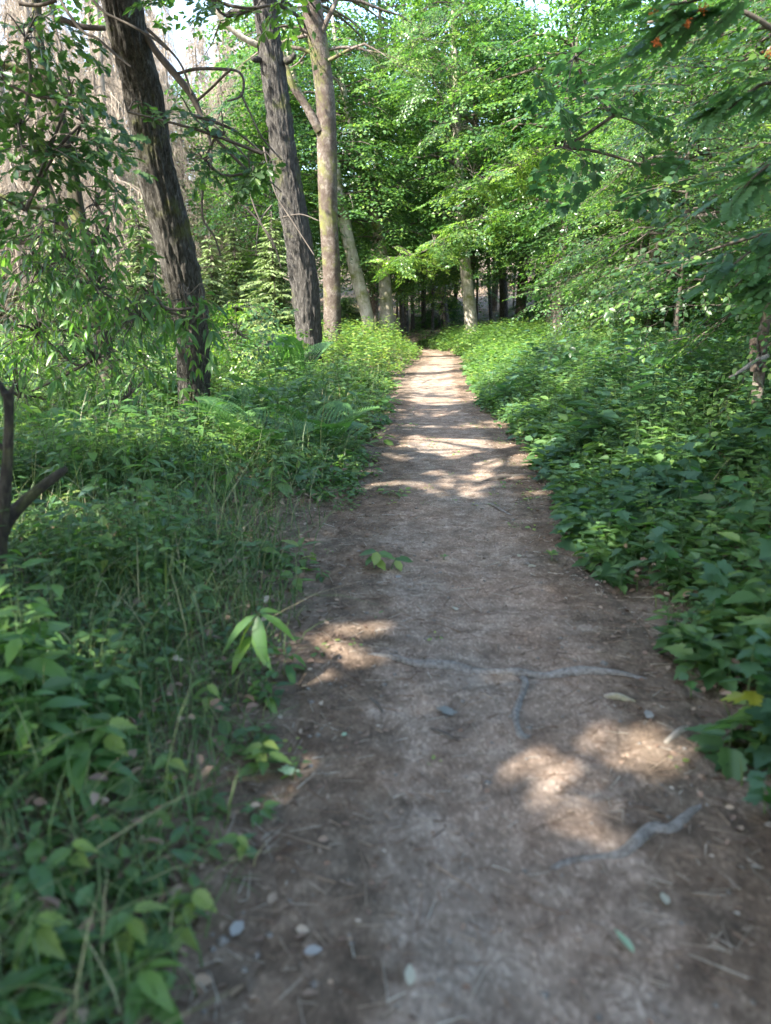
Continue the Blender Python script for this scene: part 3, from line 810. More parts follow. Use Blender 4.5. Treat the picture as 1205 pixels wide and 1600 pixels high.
# ------------------------------------------------------------------ canopy above and behind (trunks outside the frame)
for i, (x, y, H, Rc) in enumerate([(-4.6, -4.5, 12.5, 3.8), (-9.5, -2.5, 13, 4), (-5.8, .6, 12, 3.7), (-10.5, 3.2, 14, 4), (-7.0, 5.2, 12.5, 3.6), (-11.5, 8.5, 13.5, 3.8), (2.6, -4, 12, 3.6), (-1.2, -6.5, 13, 3.6), (5.4, 1.5, 12, 3.5), (-8.5, -8, 13, 4), (-11, 14.5, 13, 3.8), (-4, -11, 13, 3.8), (-3.6, 4.6, 12, 3.6), (-6.9, -6.2, 12.5, 3.9), (-5.2, -1.9, 11.5, 3.4), (6.9, 7.4, 12.5, 3.8)]):
    b = np.array([x, y, float(gz(x, y))])
    root = thing("oak_tree", "oak standing outside the picture whose crown shades the path", "tree", b, "oaks around the viewpoint")
    trunk_obj("trunk", [b + [0, 0, -.3], b + [.1, 0, 3], b + [.2, .2, 7], b + [.1, .1, H]], [.27, .22, .17, .03], 24, 12, M['oak_bark2'], root, b, .08, .01, i)
    data, limbs = crown(H, 5.6, Rc, 76, 7, SPR_OAK, 1.1)
    crown_objects(data, limbs, T_WIDE, M['oak'], .17, root, b, keep, twigs=False, barkmat=M['oak_bark2'])

# ------------------------------------------------------------------ left: crooked mossy tree, oak sprays, chestnut leaves
def hero_from_pix(name, label, lines, mat, cat="tree", partnames=None, sides=14, leafage=None):
    """lines: list of (part name, [(px,py,w)...], Y0, Y1)"""
    b = at(lines[0][1][0][0], lines[0][1][0][1], lines[0][2]); g0 = float(standz(b[0], b[1])); base = np.array([b[0], b[1], g0])
    root = thing(name, label, cat, base)
    for k, (pn, ctrl, Y0, Y1) in enumerate(lines):
        P, R = pix_line(ctrl, Y0, Y1)
        if k == 0: P = [np.array([b[0], b[1], g0 - .2])] + P; R = [R[0] * 1.2] + R
        trunk_obj(pn, P, R, max(24, len(ctrl) * 10), sides if k == 0 else 8, mat, root, base, .22, .0, k)
    return root, base

YL = 11.5
crooked, cb = hero_from_pix("crooked_tree", "crooked dark mossy tree with several curving limbs at the upper left", [
    ("trunk", [(190, 640, 34), (165, 560, 30), (150, 470, 28), (135, 400, 26), (122, 330, 22), (112, 270, 19), (95, 190, 17), (72, 120, 16), (58, 40, 14), (60, -40, 12)], YL, YL - 1),
    ("limb", [(128, 380, 16), (100, 350, 15), (78, 300, 13), (60, 240, 12), (66, 190, 11)], YL, YL),
    ("limb", [(98, 335, 13), (70, 328, 15), (30, 318, 14), (-30, 300, 14)], YL, YL - .6),
    ("limb", [(112, 300, 12), (95, 220, 10), (65, 150, 10), (30, 110, 11), (-20, 98, 12)], YL, YL - .6),
    ("limb", [(60, 60, 8), (58, 25, 7), (45, -30, 6)], YL - 1, YL - 1),
], M['mossy_bark'])

# dark bare branches crossing in front
def branch_thing(name, label, lines, mat, cat="branch"):
    P0, R0 = pix_line(lines[0][0], lines[0][1], lines[0][2])
    base = P0[0]
    parts = []
    root = None
    for k, (ctrl, Y0, Y1) in enumerate(lines):
        P, R = pix_line(ctrl, Y0, Y1)
        V, L, s = tube(np.array(P) - base, R, max(12, len(ctrl) * 7), 7, .15)
        if k == 0:
            root = link(name, new_mesh(name, V, L, s, smooth=True), mat); root.location = base
            tag(root, label, cat)
        else:
            parts.append((V, L, s))
    if parts:
        V, L, s = merge(parts)
        link("twigs", new_mesh("twigs", V, L, s, smooth=True), mat, root, kind='stuff')
    return root
branch_thing("bare_branch", "dark crooked bare branch falling right from the first oak trunk", [
    ([(225, 50, 12), (245, 82, 11), (275, 118, 12), (300, 150, 11), (313, 178, 8), (325, 205, 5), (330, 250, 5), (318, 290, 4), (317, 340, 4), (335, 370, 3), (345, 400, 2.5)], 9.7, 9.7),
    ([(275, 116, 5), (305, 108, 5), (345, 108, 5), (372, 112, 4), (381, 128, 4), (376, 150, 4), (355, 158, 3)], 9.7, 9.3),
    ([(307, 158, 4), (330, 138, 4), (350, 118, 4), (362, 108, 4)], 9.7, 9.3),
    ([(376, 145, 4), (390, 175, 3), (410, 215, 3), (440, 250, 2.5)], 9.4, 9.2),
    ([(313, 178, 3), (345, 205, 3), (372, 232, 3), (400, 262, 2.5), (440, 300, 2)], 9.7, 9.4),
    ([(230, 45, 5), (262, 75, 4), (285, 105, 3.5), (300, 148, 3)], 9.6, 9.6),
], M['twig'])
branch_thing("bare_branch", "thin dark branch crossing the first oak trunk from the upper left corner", [
    ([(95, 30, 10), (130, 42, 9), (165, 44, 8)], 9.3, 9.4),
    ([(30, 5, 7), (60, 8, 6), (88, 0, 7)], 9.3, 9.3),
    ([(95, 0, 4), (110, 25, 5), (130, 50, 5), (152, 60, 4), (180, 85, 4), (205, 105, 3)], 9.3, 9.2),
    ([(145, 0, 5), (165, 20, 4), (205, 40, 4), (240, 60, 4), (262, 78, 3)], 9.1, 9.1),
    ([(78, 10, 4), (90, 55, 4), (102, 100, 4), (115, 150, 3)], 9.3, 9.0),
    ([(152, 185, 3), (152, 230, 3), (165, 265, 3), (170, 290, 3), (185, 300, 2)], 9.0, 9.0),
], M['twig'])
branch_thing("bare_branch", "pale thin twig spray across the lower part of the second oak", [
    ([(412, 230, 3), (430, 300, 2.5), (460, 350, 2.5), (492, 400, 2)], 15.5, 15.2),
    ([(440, 340, 2.5), (470, 335, 2), (498, 345, 1.6)], 15.5, 15.2),
    ([(425, 320, 2.5), (405, 350, 2), (400, 400, 1.6)], 15.5, 15.2),
    ([(350, 300, 2.5), (390, 330, 2.5), (425, 375, 2.5), (440, 420, 2)], 15, 15),
    ([(380, 260, 2.5), (400, 330, 2.5), (430, 390, 2)], 15, 15),
], M['twig'])

SPR_OAKN = [spray(.6, 5, .11, .45, .2, .8) for _ in range(4)]
leafy_sprays("oak_branch", "lobed oak leaves on drooping twigs round the crooked tree, upper left corner",
             [(40, 60, 50, 60), (30, 200, 50, 60), (70, 240, 60, 40), (130, 190, 60, 30), (40, 330, 50, 40), (110, 150, 40, 30), (10, 130, 30, 50)], 8.2, .8, 60, SPR_OAKN, OAK, 'oak', .12)
leafy_sprays("oak_branch", "oak twig with dark lobed leaves hanging between the first two oak trunks",
             [(350, 210, 50, 30), (320, 250, 36, 26), (390, 270, 30, 20), (300, 180, 26, 16), (410, 240, 30, 20), (200, 175, 36, 24)], 9.0, .3, 16, SPR_OAKN, OAK, 'oak', .11, scale=(.5, .8))
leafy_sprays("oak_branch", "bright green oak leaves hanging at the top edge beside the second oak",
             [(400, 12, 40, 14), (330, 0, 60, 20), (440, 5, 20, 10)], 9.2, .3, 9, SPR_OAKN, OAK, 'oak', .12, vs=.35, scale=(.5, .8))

leafy_sprays("maple_branch", "maple branch with larger bright leaves hanging into the upper right",
             [(900, 90, 60, 50), (960, 180, 70, 60), (880, 230, 50, 40), (1010, 260, 60, 40)], 8.5, .9, 26, SPR_OAKN, MAPLE, 'maple', .10, vs=-.15, scale=(.6, 1.0))
# sweet chestnut sapling: long drooping leaves in bunches
def lance_spray(leaf=.17):
    pos, yd, nr, seg = [], [], [], []
    prev = np.zeros(3)
    for i in range(7):
        c = np.array([.02 * (-1) ** i, .07 * (i + 1), -.012 * i * i * .5]); seg.append((prev, c, .0035, .003)); prev = c
        a = math.radians(rng.uniform(20, 100)) * (-1) ** i
        pos.append(c); yd.append([math.sin(a), math.cos(a), rng.uniform(-1.2, 0)]); nr.append([rng.normal(0, .2), rng.normal(0, .2), 1])
    for a in (-.6, 0, .6):
        pos.append(prev); yd.append([math.sin(a), math.cos(a), -.6]); nr.append([0, 0, 1])
    return (np.array(pos), np.array(yd, float), np.array(nr, float), np.array([s[0] for s in seg]), np.array([s[1] for s in seg]), np.array([s[2] for s in seg]), np.array([s[3] for s in seg]))
SPR_L = [lance_spray() for _ in range(4)]
leafy_sprays("chestnut_sapling", "leafy sapling with long drooping leaves left of the first oak",
             [(150, 450, 70, 60), (60, 420, 60, 50), (220, 500, 60, 50), (60, 520, 70, 60), (150, 560, 70, 60), (30, 620, 50, 60), (110, 650, 60, 50), (200, 620, 40, 50)], 9.2, 1.4, 230, SPR_L, T_LANCE, 'chestnut', .14, cat="sapling", scale=(.7, 1.2), vs=.1)
leafy_sprays("chestnut_branch", "bunch of long leaves hanging in front of the first oak trunk",
             [(290, 470, 34, 24), (310, 480, 14, 16), (240, 455, 34, 22), (320, 500, 20, 18)], 8.4, .25, 16, SPR_L, T_LANCE, 'chestnut', .17, scale=(.6, .9))
leafy_sprays("chestnut_branch", "drooping leafy twigs hanging left of the first oak trunk at mid height",
             [(150, 320, 30, 40), (160, 380, 50, 40), (90, 350, 40, 30), (30, 380, 40, 40), (110, 410, 60, 30)], 8.8, .8, 60, SPR_L, T_LANCE, 'chestnut', .15, scale=(.7, 1.0))
# low yellow-green understory left of oak one (further back)
leafy_sprays("hazel_shrub", "yellow green leafy shrub behind the first oak at the left",
             [(230, 560, 70, 50), (90, 560, 90, 60), (30, 660, 60, 50), (370, 520, 60, 50), (420, 560, 40, 40)], 14.0, 1.6, 120, SPR, T_OVAL, 'beech', .085, cat="shrub", vs=.2)

# ------------------------------------------------------------------ dead spruces
def dead_spruce(H, nw, seed):
    P0, P1, r0, r1 = [], [], [], []
    for i in range(nw):
        h = H * (.06 + .92 * i / nw)
        L = (1.9 * (1 - h / H) + .35)
        for k in range(5):
            a = rng.uniform(0, 6.28); d = np.array([math.cos(a), math.sin(a), 0]); l = L * rng.uniform(.4, 1.15)
            b0 = np.array([0, 0, h + rng.uniform(-.15, .15)]); b1 = b0 + d * l * .55 + [0, 0, -.18 * l]; b2 = b0 + d * l + [0, 0, -.42 * l]
            P0 += [b0, b1]; P1 += [b1, b2]; r0 += [.013, .009]; r1 += [.009, .004]
            for q in rng.uniform(.12, 1, 9):
                p = b0 + (b1 - b0) * min(1, q / .55) if q < .55 else b1 + (b2 - b1) * (q - .55) / .45
                sd = np.array([-d[1], d[0], 0]) * rng.choice([-1, 1]) * rng.uniform(.3, 1)
                e = p + norm(d * .5 + sd * .6 + np.array([0, 0, -rng.uniform(.5, 1.6)])) * rng.uniform(.3, 1.0)
                P0.append(p); P1.append(e); r0.append(.007); r1.append(.003)
    P0, P1 = np.array(P0), np.array(P1)
    return prisms(P0, P1, np.array(r0), np.array(r1), 3)
dead_lab = "dead bare spruce with pale dry twigs in the sunlit stand on the left"
deads = []
for s in range(3):
    H = (15, 13, 16.5)[s]
    root = thing("dead_spruce", dead_lab, "dead tree", (0, 0, 0), "dead spruces in the sunlit stand")
    trunk_obj("trunk", [np.array([0, 0, -.3]), np.array([.05, 0, H * .4]), np.array([0, .06, H * .8]), np.array([0, 0, H])], [.12, .095, .05, .01], 16, 8, M['dead'], root, np.zeros(3), .05)
    V, L, st = dead_spruce(H, 46, s)
    link("dry_twigs", new_mesh("dry_twigs", V, L, st), M['dead'], root, kind='stuff')
    deads.append(root)
r2 = random.Random(4)
spots = []
tries = 0
while len(spots) < 105 and tries < 9000:
    tries += 1
    y = r2.uniform(21, 62)
    x = -y * r2.uniform(.10, .62) - r2.uniform(0, 2)
    if x > (-6.2 - .05 * y if y < 32 else -3.5 - .05 * y): continue
    if any((x - a) ** 2 + (y - b) ** 2 < 2.0 for a, b in spots): continue
    spots.append((x, y))
for i, (x, y) in enumerate(spots):
    put(deads, i % 3, x, y, dead_lab, r2.uniform(0, 6.28), r2.uniform(.8, 1.1) + max(0, y - 30) * .008)

# green young spruces in front of the dead stand
def conifer(H, R, nw, name, label):
    root = thing(name, label, "tree", (0, 0, 0))
    trunk_obj("trunk", [np.array([0, 0, -.2]), np.array([0, 0, H * .5]), np.array([0, 0, H])], [.06, .04, .008], 10, 8, M['twig'], root, np.zeros(3), .05)
    pos, yd, nr, P0, P1 = [], [], [], [], []
    for i in range(nw):
        t = i / nw; h = H * (.05 + .93 * t); L = (R * (1 - t) ** .8 + .08) * rng.uniform(.6, 1.25)
        for k in range(9):
            a = rng.uniform(0, 6.28); d = np.array([math.cos(a), math.sin(a), 0]); s = np.array([-d[1], d[0], 0]); l = L * rng.uniform(.45, 1.2)
            b0 = np.array([0, 0, h + rng.uniform(-.12, .12)]); b1 = b0 + d * l + [0, 0, -rng.uniform(-.1, .45) * l]
            P0.append(b0); P1.append(b1)
            for q in np.arange(.12, l, .045):
                p = b0 + (b1 - b0) * q / l
                for sg in (-1, 1):
                    pos.append(p); yd.append(d * .7 + s * sg * rng.uniform(.5, 1.1) + [0, 0, -.35]); nr.append([rng.normal(0, .4), rng.normal(0, .4), 1])
    n = len(pos)
    me = leaves_mesh("crown", tmpl_simple(.13, .05, .1), np.array(pos), np.array(yd), np.array(nr), rng.uniform(.10, .22, n), rng.random(n))
    link("crown", me, M['spruce'], root, kind='stuff')
    V, L, st = prisms(np.array(P0), np.array(P1), .009, .003, 3)
    link("branches", new_mesh("branches", V, L, st), M['twig'], root, kind='stuff')
    return root
con = conifer(4.2, 1.5, 34, "young_spruce", "light green young spruce between the first and second oak trunks")
x, y, _ = at(430, 500, 24.5); con.location = (x, y, float(gz(x, y)))
for (px, Y, sc, lb) in [(385, 28, 1.05, "yellow green young spruce left of the light green one"), (350, 21.5, .8, "low young spruce in front of the dead stand"),
                        (130, 19, .95, "blue green young spruce behind the crooked tree"), (250, 20, 1.0, "young spruce directly behind the first oak trunk"), (30, 24, 1.1, "young spruce at the left edge before the dead stand")]:
    x = (px - 602.5) / F_PX * Y * 1.03
    copy_thing(con, (x, Y, float(gz(x, Y))), lb, rng.uniform(0, 6), sc)

# ------------------------------------------------------------------ undergrowth (nobody could count it)
def scatter(n, x0, x1, y0, y1, dens, near=True):
    """random ground points with acceptance dens(x, y) in 0..1"""
    x = rng.uniform(x0, x1, n); y = rng.uniform(y0, y1, n)
    k = rng.random(n) < dens(x, y)
    return x[k], y[k]

def in_view(x, y, m=1.0):
    return (np.abs(x) < .52 * y * 1.0 + m) & (y > .6)

def herbs(name, x, y, hgt, nl, tm, leaf, mat, label=None, spread=.14, up=.25, stem=True, vs=0., lean=.18):
    """leafy stems: nl leaves in opposite pairs up a leaning stem"""
    n = len(x); z = standz(x, y) - .01
    h = hgt * rng.uniform(.45, 1.25, n); psz = rng.gamma(9, 1 / 9, n)
    ln = rng.normal(0, lean, (n, 2))
    base = np.column_stack([x, y, z]); topv = np.column_stack([ln * h[:, None], h])
    pos, yd, nr, sz, var = [], [], [], [], []
    ph = rng.uniform(0, 6.28, n); gv = rng.random(n)
    for k in range(nl):
        t = .25 + .75 * (k + rng.random(n) * .6) / nl
        a = ph + k * 2.4 + rng.normal(0, .3, n)
        d = np.column_stack([np.cos(a), np.sin(a), up - .6 * (1 - t) + rng.normal(0, .2, n)])
        p = base + topv * t[:, None] + d * .02
        pos.append(p); yd.append(d); nr.append(np.column_stack([rng.normal(0, .25, n) , rng.normal(0, .25, n), np.ones(n)]) )
        sz.append(leaf * psz * rng.uniform(.6, 1.2, n) * (1.15 - .45 * t)); var.append(np.clip(.5 * gv + .5 * rng.random(n) + vs, 0, 1))
    pos = np.concatenate(pos); yd = np.concatenate(yd); nr = np.concatenate(nr)
    # keep the leaf's own plane facing up-ish
    me = leaves_mesh(name, tm, pos, yd, nr, np.concatenate(sz), np.concatenate(var))
    o = link(name, me, M[mat]); o['kind'] = 'stuff'
    if label: o['label'] = label
    if stem:
        V, L, s = prisms(base, base + topv, .003, .0015, 3)
        link(name.replace("undergrowth", "stems") if "undergrowth" in name else "stems", new_mesh("stems", V, L, s), M['stem'], o, kind='stuff')
    return o

# densities
def side(x, y, right): return (x > pc(y)) if right else (x < pc(y))
eR = lambda x, y: np.where(side(x, y, True), edge(x, y), -1)
eL = lambda x, y: np.where(side(x, y, False), edge(x, y), -1)
# right verge
patch = lambda x, y, o: fbm(x * .9 + o, y * .9 + o * 2)
f = lambda x, y: sstep(-.12, .22, eR(x, y)) * in_view(x, y) * (.4 + .6 * sstep(.38, .5, fbm(x * 1.2, y * 1.2)))
lowR = lambda x, y: 1 - .5 * np.exp(-((x / y - .47) / .09) ** 4 - ((y - 6.2) / 2.2) ** 4)
hR = lambda x, y, a, b, w_: lowR(x, y) * (a + b * sstep(.05, w_, eR(x, y)) * (.6 + .8 * patch(x, y, 3)))
x, y = scatter(6500, .8, 6, 1.4, 7.5, lambda x, y: f(x, y) * sstep(.3, .5, patch(x, y, 0))); herbs("undergrowth", x, y, hR(x, y, .22, .70, 1.6), 10, NETTLE, .115, 'herb', vs=-.08)
x, y = scatter(2800, .8, 6, 1.4, 10, lambda x, y: f(x, y) * (patch(x, y, 7) > .47)); herbs("undergrowth", x, y, hR(x, y, .25, .80, 1.6), 10, MAPLE, .115, 'maple', vs=-.12)
x, y = scatter(17000, 1.0, 9, 7.5, 16, f); herbs("undergrowth", x, y, hR(x, y, .28, .50, 1.5), 10, T_OVAL, .105, 'herb', vs=-.05)
x, y = scatter(3000, 1.0, 9, 7.5, 16, lambda x, y: f(x, y) * (patch(x, y, 7) > .5)); herbs("undergrowth", x, y, hR(x, y, .30, .62, 1.5), 11, NETTLE, .18, 'maple', vs=-.1)
x, y = scatter(24000, 1.0, 14, 16, 34, f); herbs("undergrowth", x, y, hR(x, y, .35, .40, 1.2), 8, T_WIDE, .13, 'herb', vs=.05, stem=False)
# left verge: sparser near, lusher and brighter from the first oak on
f = lambda x, y: sstep(-.1, .3, eL(x, y)) * in_view(x, y) * (.25 + .75 * sstep(.42, .55, fbm(x * 1.5 + 4, y * 1.5)))
low1 = lambda x, y: 1 - .88 * np.exp(-(((x + 2.62) / .75) ** 4) - ((y - 10.3) / 1.7) ** 4) - .75 * np.exp(-((x + 1.6) / .6) ** 4 - ((y - 16.0) / 2.2) ** 4)
hL = lambda x, y, a, b, w_: low1(x, y) * (a + b * sstep(.1, w_, eL(x, y)) * (.5 + 1.0 * patch(x, y, 5)))
x, y = scatter(13000, -5, 1, .8, 8, lambda x, y: f(x, y) * (.6 + .4 * sstep(2, 6, y)) * (.55 + .45 * sstep(.2, 1.0, eL(x, y))) * np.where(y < 3.5, 1, sstep(.33, .5, patch(x, y, 1)))); herbs("undergrowth", x, y, hL(x, y, .13, .36, 1.4) * sstep(-.5, 4, y), 9, NETTLE, .075, 'herb')
x, y = scatter(2400, -5, 1, .8, 9, lambda x, y: f(x, y) * (patch(x, y, 9) > .46)); herbs("undergrowth", x, y, hL(x, y, .14, .5, 1.4) * sstep(-.5, 4, y), 9, tmpl_lance(.19, .35), .14, 'chestnut')
x, y = scatter(12000, -9, 1, 8, 17, f); herbs("undergrowth", x, y, hL(x, y, .2, .34, 1.6), 9, T_OVAL, .10, 'herb', vs=.08)
x, y = scatter(2600, -9, 1, 8, 17, lambda x, y: f(x, y) * (patch(x, y, 9) > .48)); herbs("undergrowth", x, y, hL(x, y, .26, .45, 1.6), 10, tmpl_lance(.2, .3), .16, 'chestnut')
x, y = scatter(17000, -16, 2, 17, 34, f); herbs("undergrowth", x, y, hL(x, y, .35, .5, 1.0), 8, T_WIDE, .12, 'herb', vs=.2, stem=False)
# sprawling far wood floor cover
x, y = scatter(7000, -22, 16, 34, 60, lambda x, y: (edge(x, y) > .3) * in_view(x, y) * (fbm(x * .3, y * .3) > .5) * np.where(x > 0, .5, 1.))
herbs("undergrowth", x, y, .35, 6, T_WIDE, .2, 'herb', stem=False)
# undergrowth outside the frame on both sides so that the verges go on
x, y = scatter(5000, -7, 8, -3, 9, lambda x, y: (edge(x, y) > .5) * (~in_view(x, y, .9)) * .8)
herbs("undergrowth", x, y, .4, 6, T_OVAL, .11, 'herb', stem=False)

# grass blades
def blades(name, x, y, hgt, wd=.004, lean=.45, mat='grass', vs=0.):
    n = len(x); z = standz(x, y) - .01; h = hgt * rng.uniform(.5, 1.3, n)
    a = rng.uniform(0, 6.28, n); dx = np.column_stack([np.cos(a), np.sin(a), np.zeros(n)]); sx = np.column_stack([-np.sin(a), np.cos(a), np.zeros(n)])
    b = np.column_stack([x, y, z]); ln = rng.uniform(.15, 1, n) * lean
    rows = []
    for t, q in ((0, 1.), (.4, .9), (.75, .6), (1., .05)):
        c = b + dx * (ln * h * t * t * 1.5)[:, None] + np.array([0, 0, 1.]) * (h * (t - .45 * ln * t * t * 1.3))[:, None]
        rows += [c - sx * wd * q, c + sx * wd * q]
    V = np.stack(rows, 1).reshape(-1, 3)
    fq = np.array([0, 1, 3, 2, 2, 3, 5, 4, 4, 5, 7, 6])
    loops = (np.arange(n)[:, None] * 8 + fq[None]).ravel()
    me = new_mesh(name, V, loops, np.arange(n * 3) * 4, np.repeat(np.clip(rng.beta(1.6, 2.2, n) + vs, 0, 1), 8))
    o = link(name, me, M[mat]); o['kind'] = 'stuff'; return o
fg = lambda x, y: sstep(.05, .6, eL(x, y)) * in_view(x, y, .5) * (.35 + .65 * sstep(.4, .52, fbm(x * 1.1 + 9, y * 1.1)))
x, y = scatter(9000, -2.5, .3, .7, 4.2, lambda x, y: sstep(.0, .35, eL(x, y)) * in_view(x, y, .5))
blades("grass", x, y, .16 + .12 * sstep(.2, 1, eL(x, y)), .003, lean=1.0)
x, y = scatter(46000, -5.5, 1, .9, 11, fg)
blades("grass", x, y, low1(x, y) * (.20 + .16 * sstep(1.5, 5, y)) * rng.gamma(4, .25, len(x)), .0028, lean=1.0)
x, y = scatter(16000, -9, 1.5, 11, 26, fg)
blades("grass", x, y, .36 * low1(x, y), .006, vs=.05)
fgr = lambda x, y: sstep(-.02, .12, eR(x, y)) * (1 - sstep(.3, 1.4, eR(x, y))) * in_view(x, y, .5) * (.2 + .8 * sstep(.42, .55, fbm(x * 2 + 9, y * 2)))
x, y = scatter(9000, .8, 5, 1.6, 11, fgr)
blades("grass", x, y, .16, .0035)
x, y = scatter(9000, 1.0, 5, 11, 32, fgr)
blades("grass", x, y, .35, .008, vs=.15)

x, y = scatter(2600, -5, 5.5, 1.2, 14, lambda x, y: sstep(.1, .8, edge(x, y)) * in_view(x, y, .5) * .7)
blades("dry_grass", x, y, .45, .0028, lean=.9, vs=.6)
x, y = scatter(14000, -4, 5, .9, 12, lambda x, y: sstep(-.02, .4, edge(x, y)) * in_view(x, y, .5))
p = np.column_stack([x, y, standz(x, y) + rng.uniform(.01, .12, len(x))]); a = rng.uniform(0, 6.28, len(x))
o = link("leaf_litter", leaves_mesh("leaf_litter", tmpl_oval(.28, .15, .1), p, np.column_stack([np.cos(a), np.sin(a), rng.normal(0, .5, len(x))]), np.column_stack([rng.normal(0, .6, len(x)), rng.normal(0, .6, len(x)), np.ones(len(x))]), rng.uniform(.025, .07, len(x)), rng.beta(1.6, 2.4, len(x))), M['litter']); o['kind'] = 'stuff'

x, y = scatter(1500, -.6, 2.6, 2.4, 14, lambda x, y: (edge(x, y) < .05) * (fbm(x * 1.7 + 2, y * 1.7) > .56) * sstep(-.9, -.1, edge(x, y)))
herbs("weeds", x, y, .035, 5, T_OVAL, .035, 'herb', stem=False, vs=.2)
blades("grass", x, y, .05, .002, lean=.9, vs=.1)
# ------------------------------------------------------------------ litter, twigs, pebbles
def flat_scatter(x, y, tilt=.35, lift=.004):
    n = len(x); p = np.column_stack([x, y, standz(x, y) + lift])
    a = rng.uniform(0, 6.28, n); yd = np.column_stack([np.cos(a), np.sin(a), rng.normal(0, .15, n)])
    nr = np.column_stack([rng.normal(0, tilt, n), rng.normal(0, tilt, n), np.ones(n)])
    return p, yd, nr
fl = lambda x, y: in_view(x, y, .4) * (.22 + .78 * sstep(-.7, .15, edge(x, y))) * np.clip(7 / (y + 1), 0, 1)
x, y = scatter(34000, -5, 6, .9, 16, fl)
p, yd, nr = flat_scatter(x, y)
o = link("leaf_litter", leaves_mesh("leaf_litter", tmpl_oval(.3, .12, .05), p, yd, nr, rng.uniform(.012, .028, len(x)) + .03 * rng.random(len(x)) * sstep(-.5, .2, edge(x, y)), rng.beta(1.8, 2.4, len(x))), M['litter']); o['kind'] = 'stuff'
# wood chips / needles / small twigs
fl2 = lambda x, y: in_view(x, y, .3) * (.3 + .7 * sstep(-.9, 0, edge(x, y))) * np.clip(6 / (y + 1), 0, 1)
x, y = scatter(42000, -3, 4.5, .9, 13, fl2)
n = len(x); a = rng.uniform(0, 6.28, n); ll = rng.gamma(2, .012, n) + .008
c = np.column_stack([x, y, standz(x, y) + .003]); d = np.column_stack([np.cos(a), np.sin(a), rng.normal(0, .1, n)]) * ll[:, None]
V, L, s = prisms(c - d, c + d, rng.uniform(.0008, .0028, n), .001, 3)
me = new_mesh("twig_litter", V, L, s, np.repeat(rng.random(n), 6)); o = link("twig_litter", me, M['litter']); o['kind'] = 'stuff'
# pebbles
x, y = scatter(4200, -1, 3.2, .9, 14, lambda x, y: (edge(x, y) < .15) * in_view(x, y) * .8)
n = len(x); ico = np.array([[1, 0, 0], [-1, 0, 0], [0, 1, 0], [0, -1, 0], [0, 0, 1], [0, 0, -1]], float)
fc = np.array([0, 2, 4, 2, 1, 4, 1, 3, 4, 3, 0, 4, 2, 0, 5, 1, 2, 5, 3, 1, 5, 0, 3, 5])
sc = (rng.gamma(1.6, .0035, n) + .003)[:, None, None] * rng.uniform(.6, 1.2, (n, 6, 1)) * np.array([1, 1, .55])
V = np.column_stack([x, y, standz(x, y) + .001])[:, None] + ico[None] * sc
o = link("pebbles", new_mesh("pebbles", V.reshape(-1, 3), (np.arange(n)[:, None] * 6 + fc).ravel(), np.arange(n * 8) * 3, smooth=True), M['stone']); o['kind'] = 'stuff'

# ------------------------------------------------------------------ roots, sticks, fallen leaves on the path
def ground_tube(name, label, lines, mat, cat, lift=.3, sides=16, parts="fork"):
    root = None; base = None
    for k, ctrl in enumerate(lines):
        P, R = [], []
        for px, py, wd in ctrl:
            gx_, gy_ = gpix(px, py); r = wd / 2 / ppm(px, py, gy_)
            P.append(np.array([gx_, gy_, float(standz(gx_, gy_)) + r * lift])); R.append(r)
        P = np.array(P); R = list(np.array(R) * rng.uniform(.6, 1.15, len(R))); P[1:-1, 2] += (rng.uniform(-.55, .25, len(P) - 2) - (.12 if cat == 'root' else 0)) * np.array(R)[1:-1]; P[:, 1] += rng.normal(0, .012, len(P)) * (len(P) > 5); P[0][2] -= R[0] * 1.6; P[-1][2] -= R[-1] * 1.6
        if base is None: base = P[0].copy()
        V, L, s = tube(P - base, R, len(ctrl) * 16, sides, .5, .004, k + 3)
        me = new_mesh(name, V, L, s, smooth=True)
        if root is None:
            root = link(name, me, mat); root.location = base; tag(root, label, cat)
        else:
            link(parts, me, mat, root)
    return root
ground_tube("tree_root", "long pale bare root crossing the whole path with a fork toward the viewer",
            [[(575, 1026, 8), (610, 1030, 12), (650, 1042, 17), (700, 1040, 15), (750, 1046, 16), (805, 1048, 18), (850, 1052, 18), (900, 1052, 20), (960, 1056, 18), (1015, 1060, 10)],
             [(812, 1048, 14), (822, 1068, 14), (812, 1090, 11), (806, 1120, 11), (812, 1142, 12), (832, 1150, 12)]], M['root'], "root")
ground_tube("tree_root", "pale curved root half buried in the near right of the path",
            [[(855, 1362, 8), (895, 1355, 12), (935, 1338, 14), (975, 1328, 15), (1015, 1305, 17), (1045, 1298, 16), (1080, 1275, 14), (1110, 1262, 10)]], M['root'], "root", lift=.1)
ground_tube("fallen_stick", "thin grey crooked stick lying mid path under the sun patches",
            [[(735, 788, 3.5), (765, 790, 4.5), (785, 800, 4), (800, 806, 3)]], M['root'], "stick", 1)
ground_tube("tree_root", "dark root step at the right edge of the path beside the sunlit earth",
            [[(748, 752, 4), (775, 750, 8), (800, 745, 9), (830, 744, 8), (850, 740, 5)]], M['twig'], "root", .4)
ground_tube("fallen_stick", "short dark stick on the left side of the path below the long root",
            [[(572, 1092, 3), (590, 1105, 5), (598, 1116, 3)]], M['twig'], "stick", 1)
ground_tube("fallen_stick", "short dark stick in the middle of the path below the root fork",
            [[(672, 1140, 6), (695, 1148, 8), (722, 1156, 5)]], M['twig'], "stick", .8)
ground_tube("fallen_stick", "mossy short stick beside the right end of the long root",
            [[(945, 1088, 10), (965, 1093, 13), (992, 1097, 9)]], M['pale_bark'], "stick", .9)
ground_tube("fallen_stick", "pale broken stick at the right edge of the path by the yellow leaves",
            [[(1040, 1165, 7), (1060, 1150, 10), (1074, 1138, 8)]], M['pale_bark'], "stick", .9)
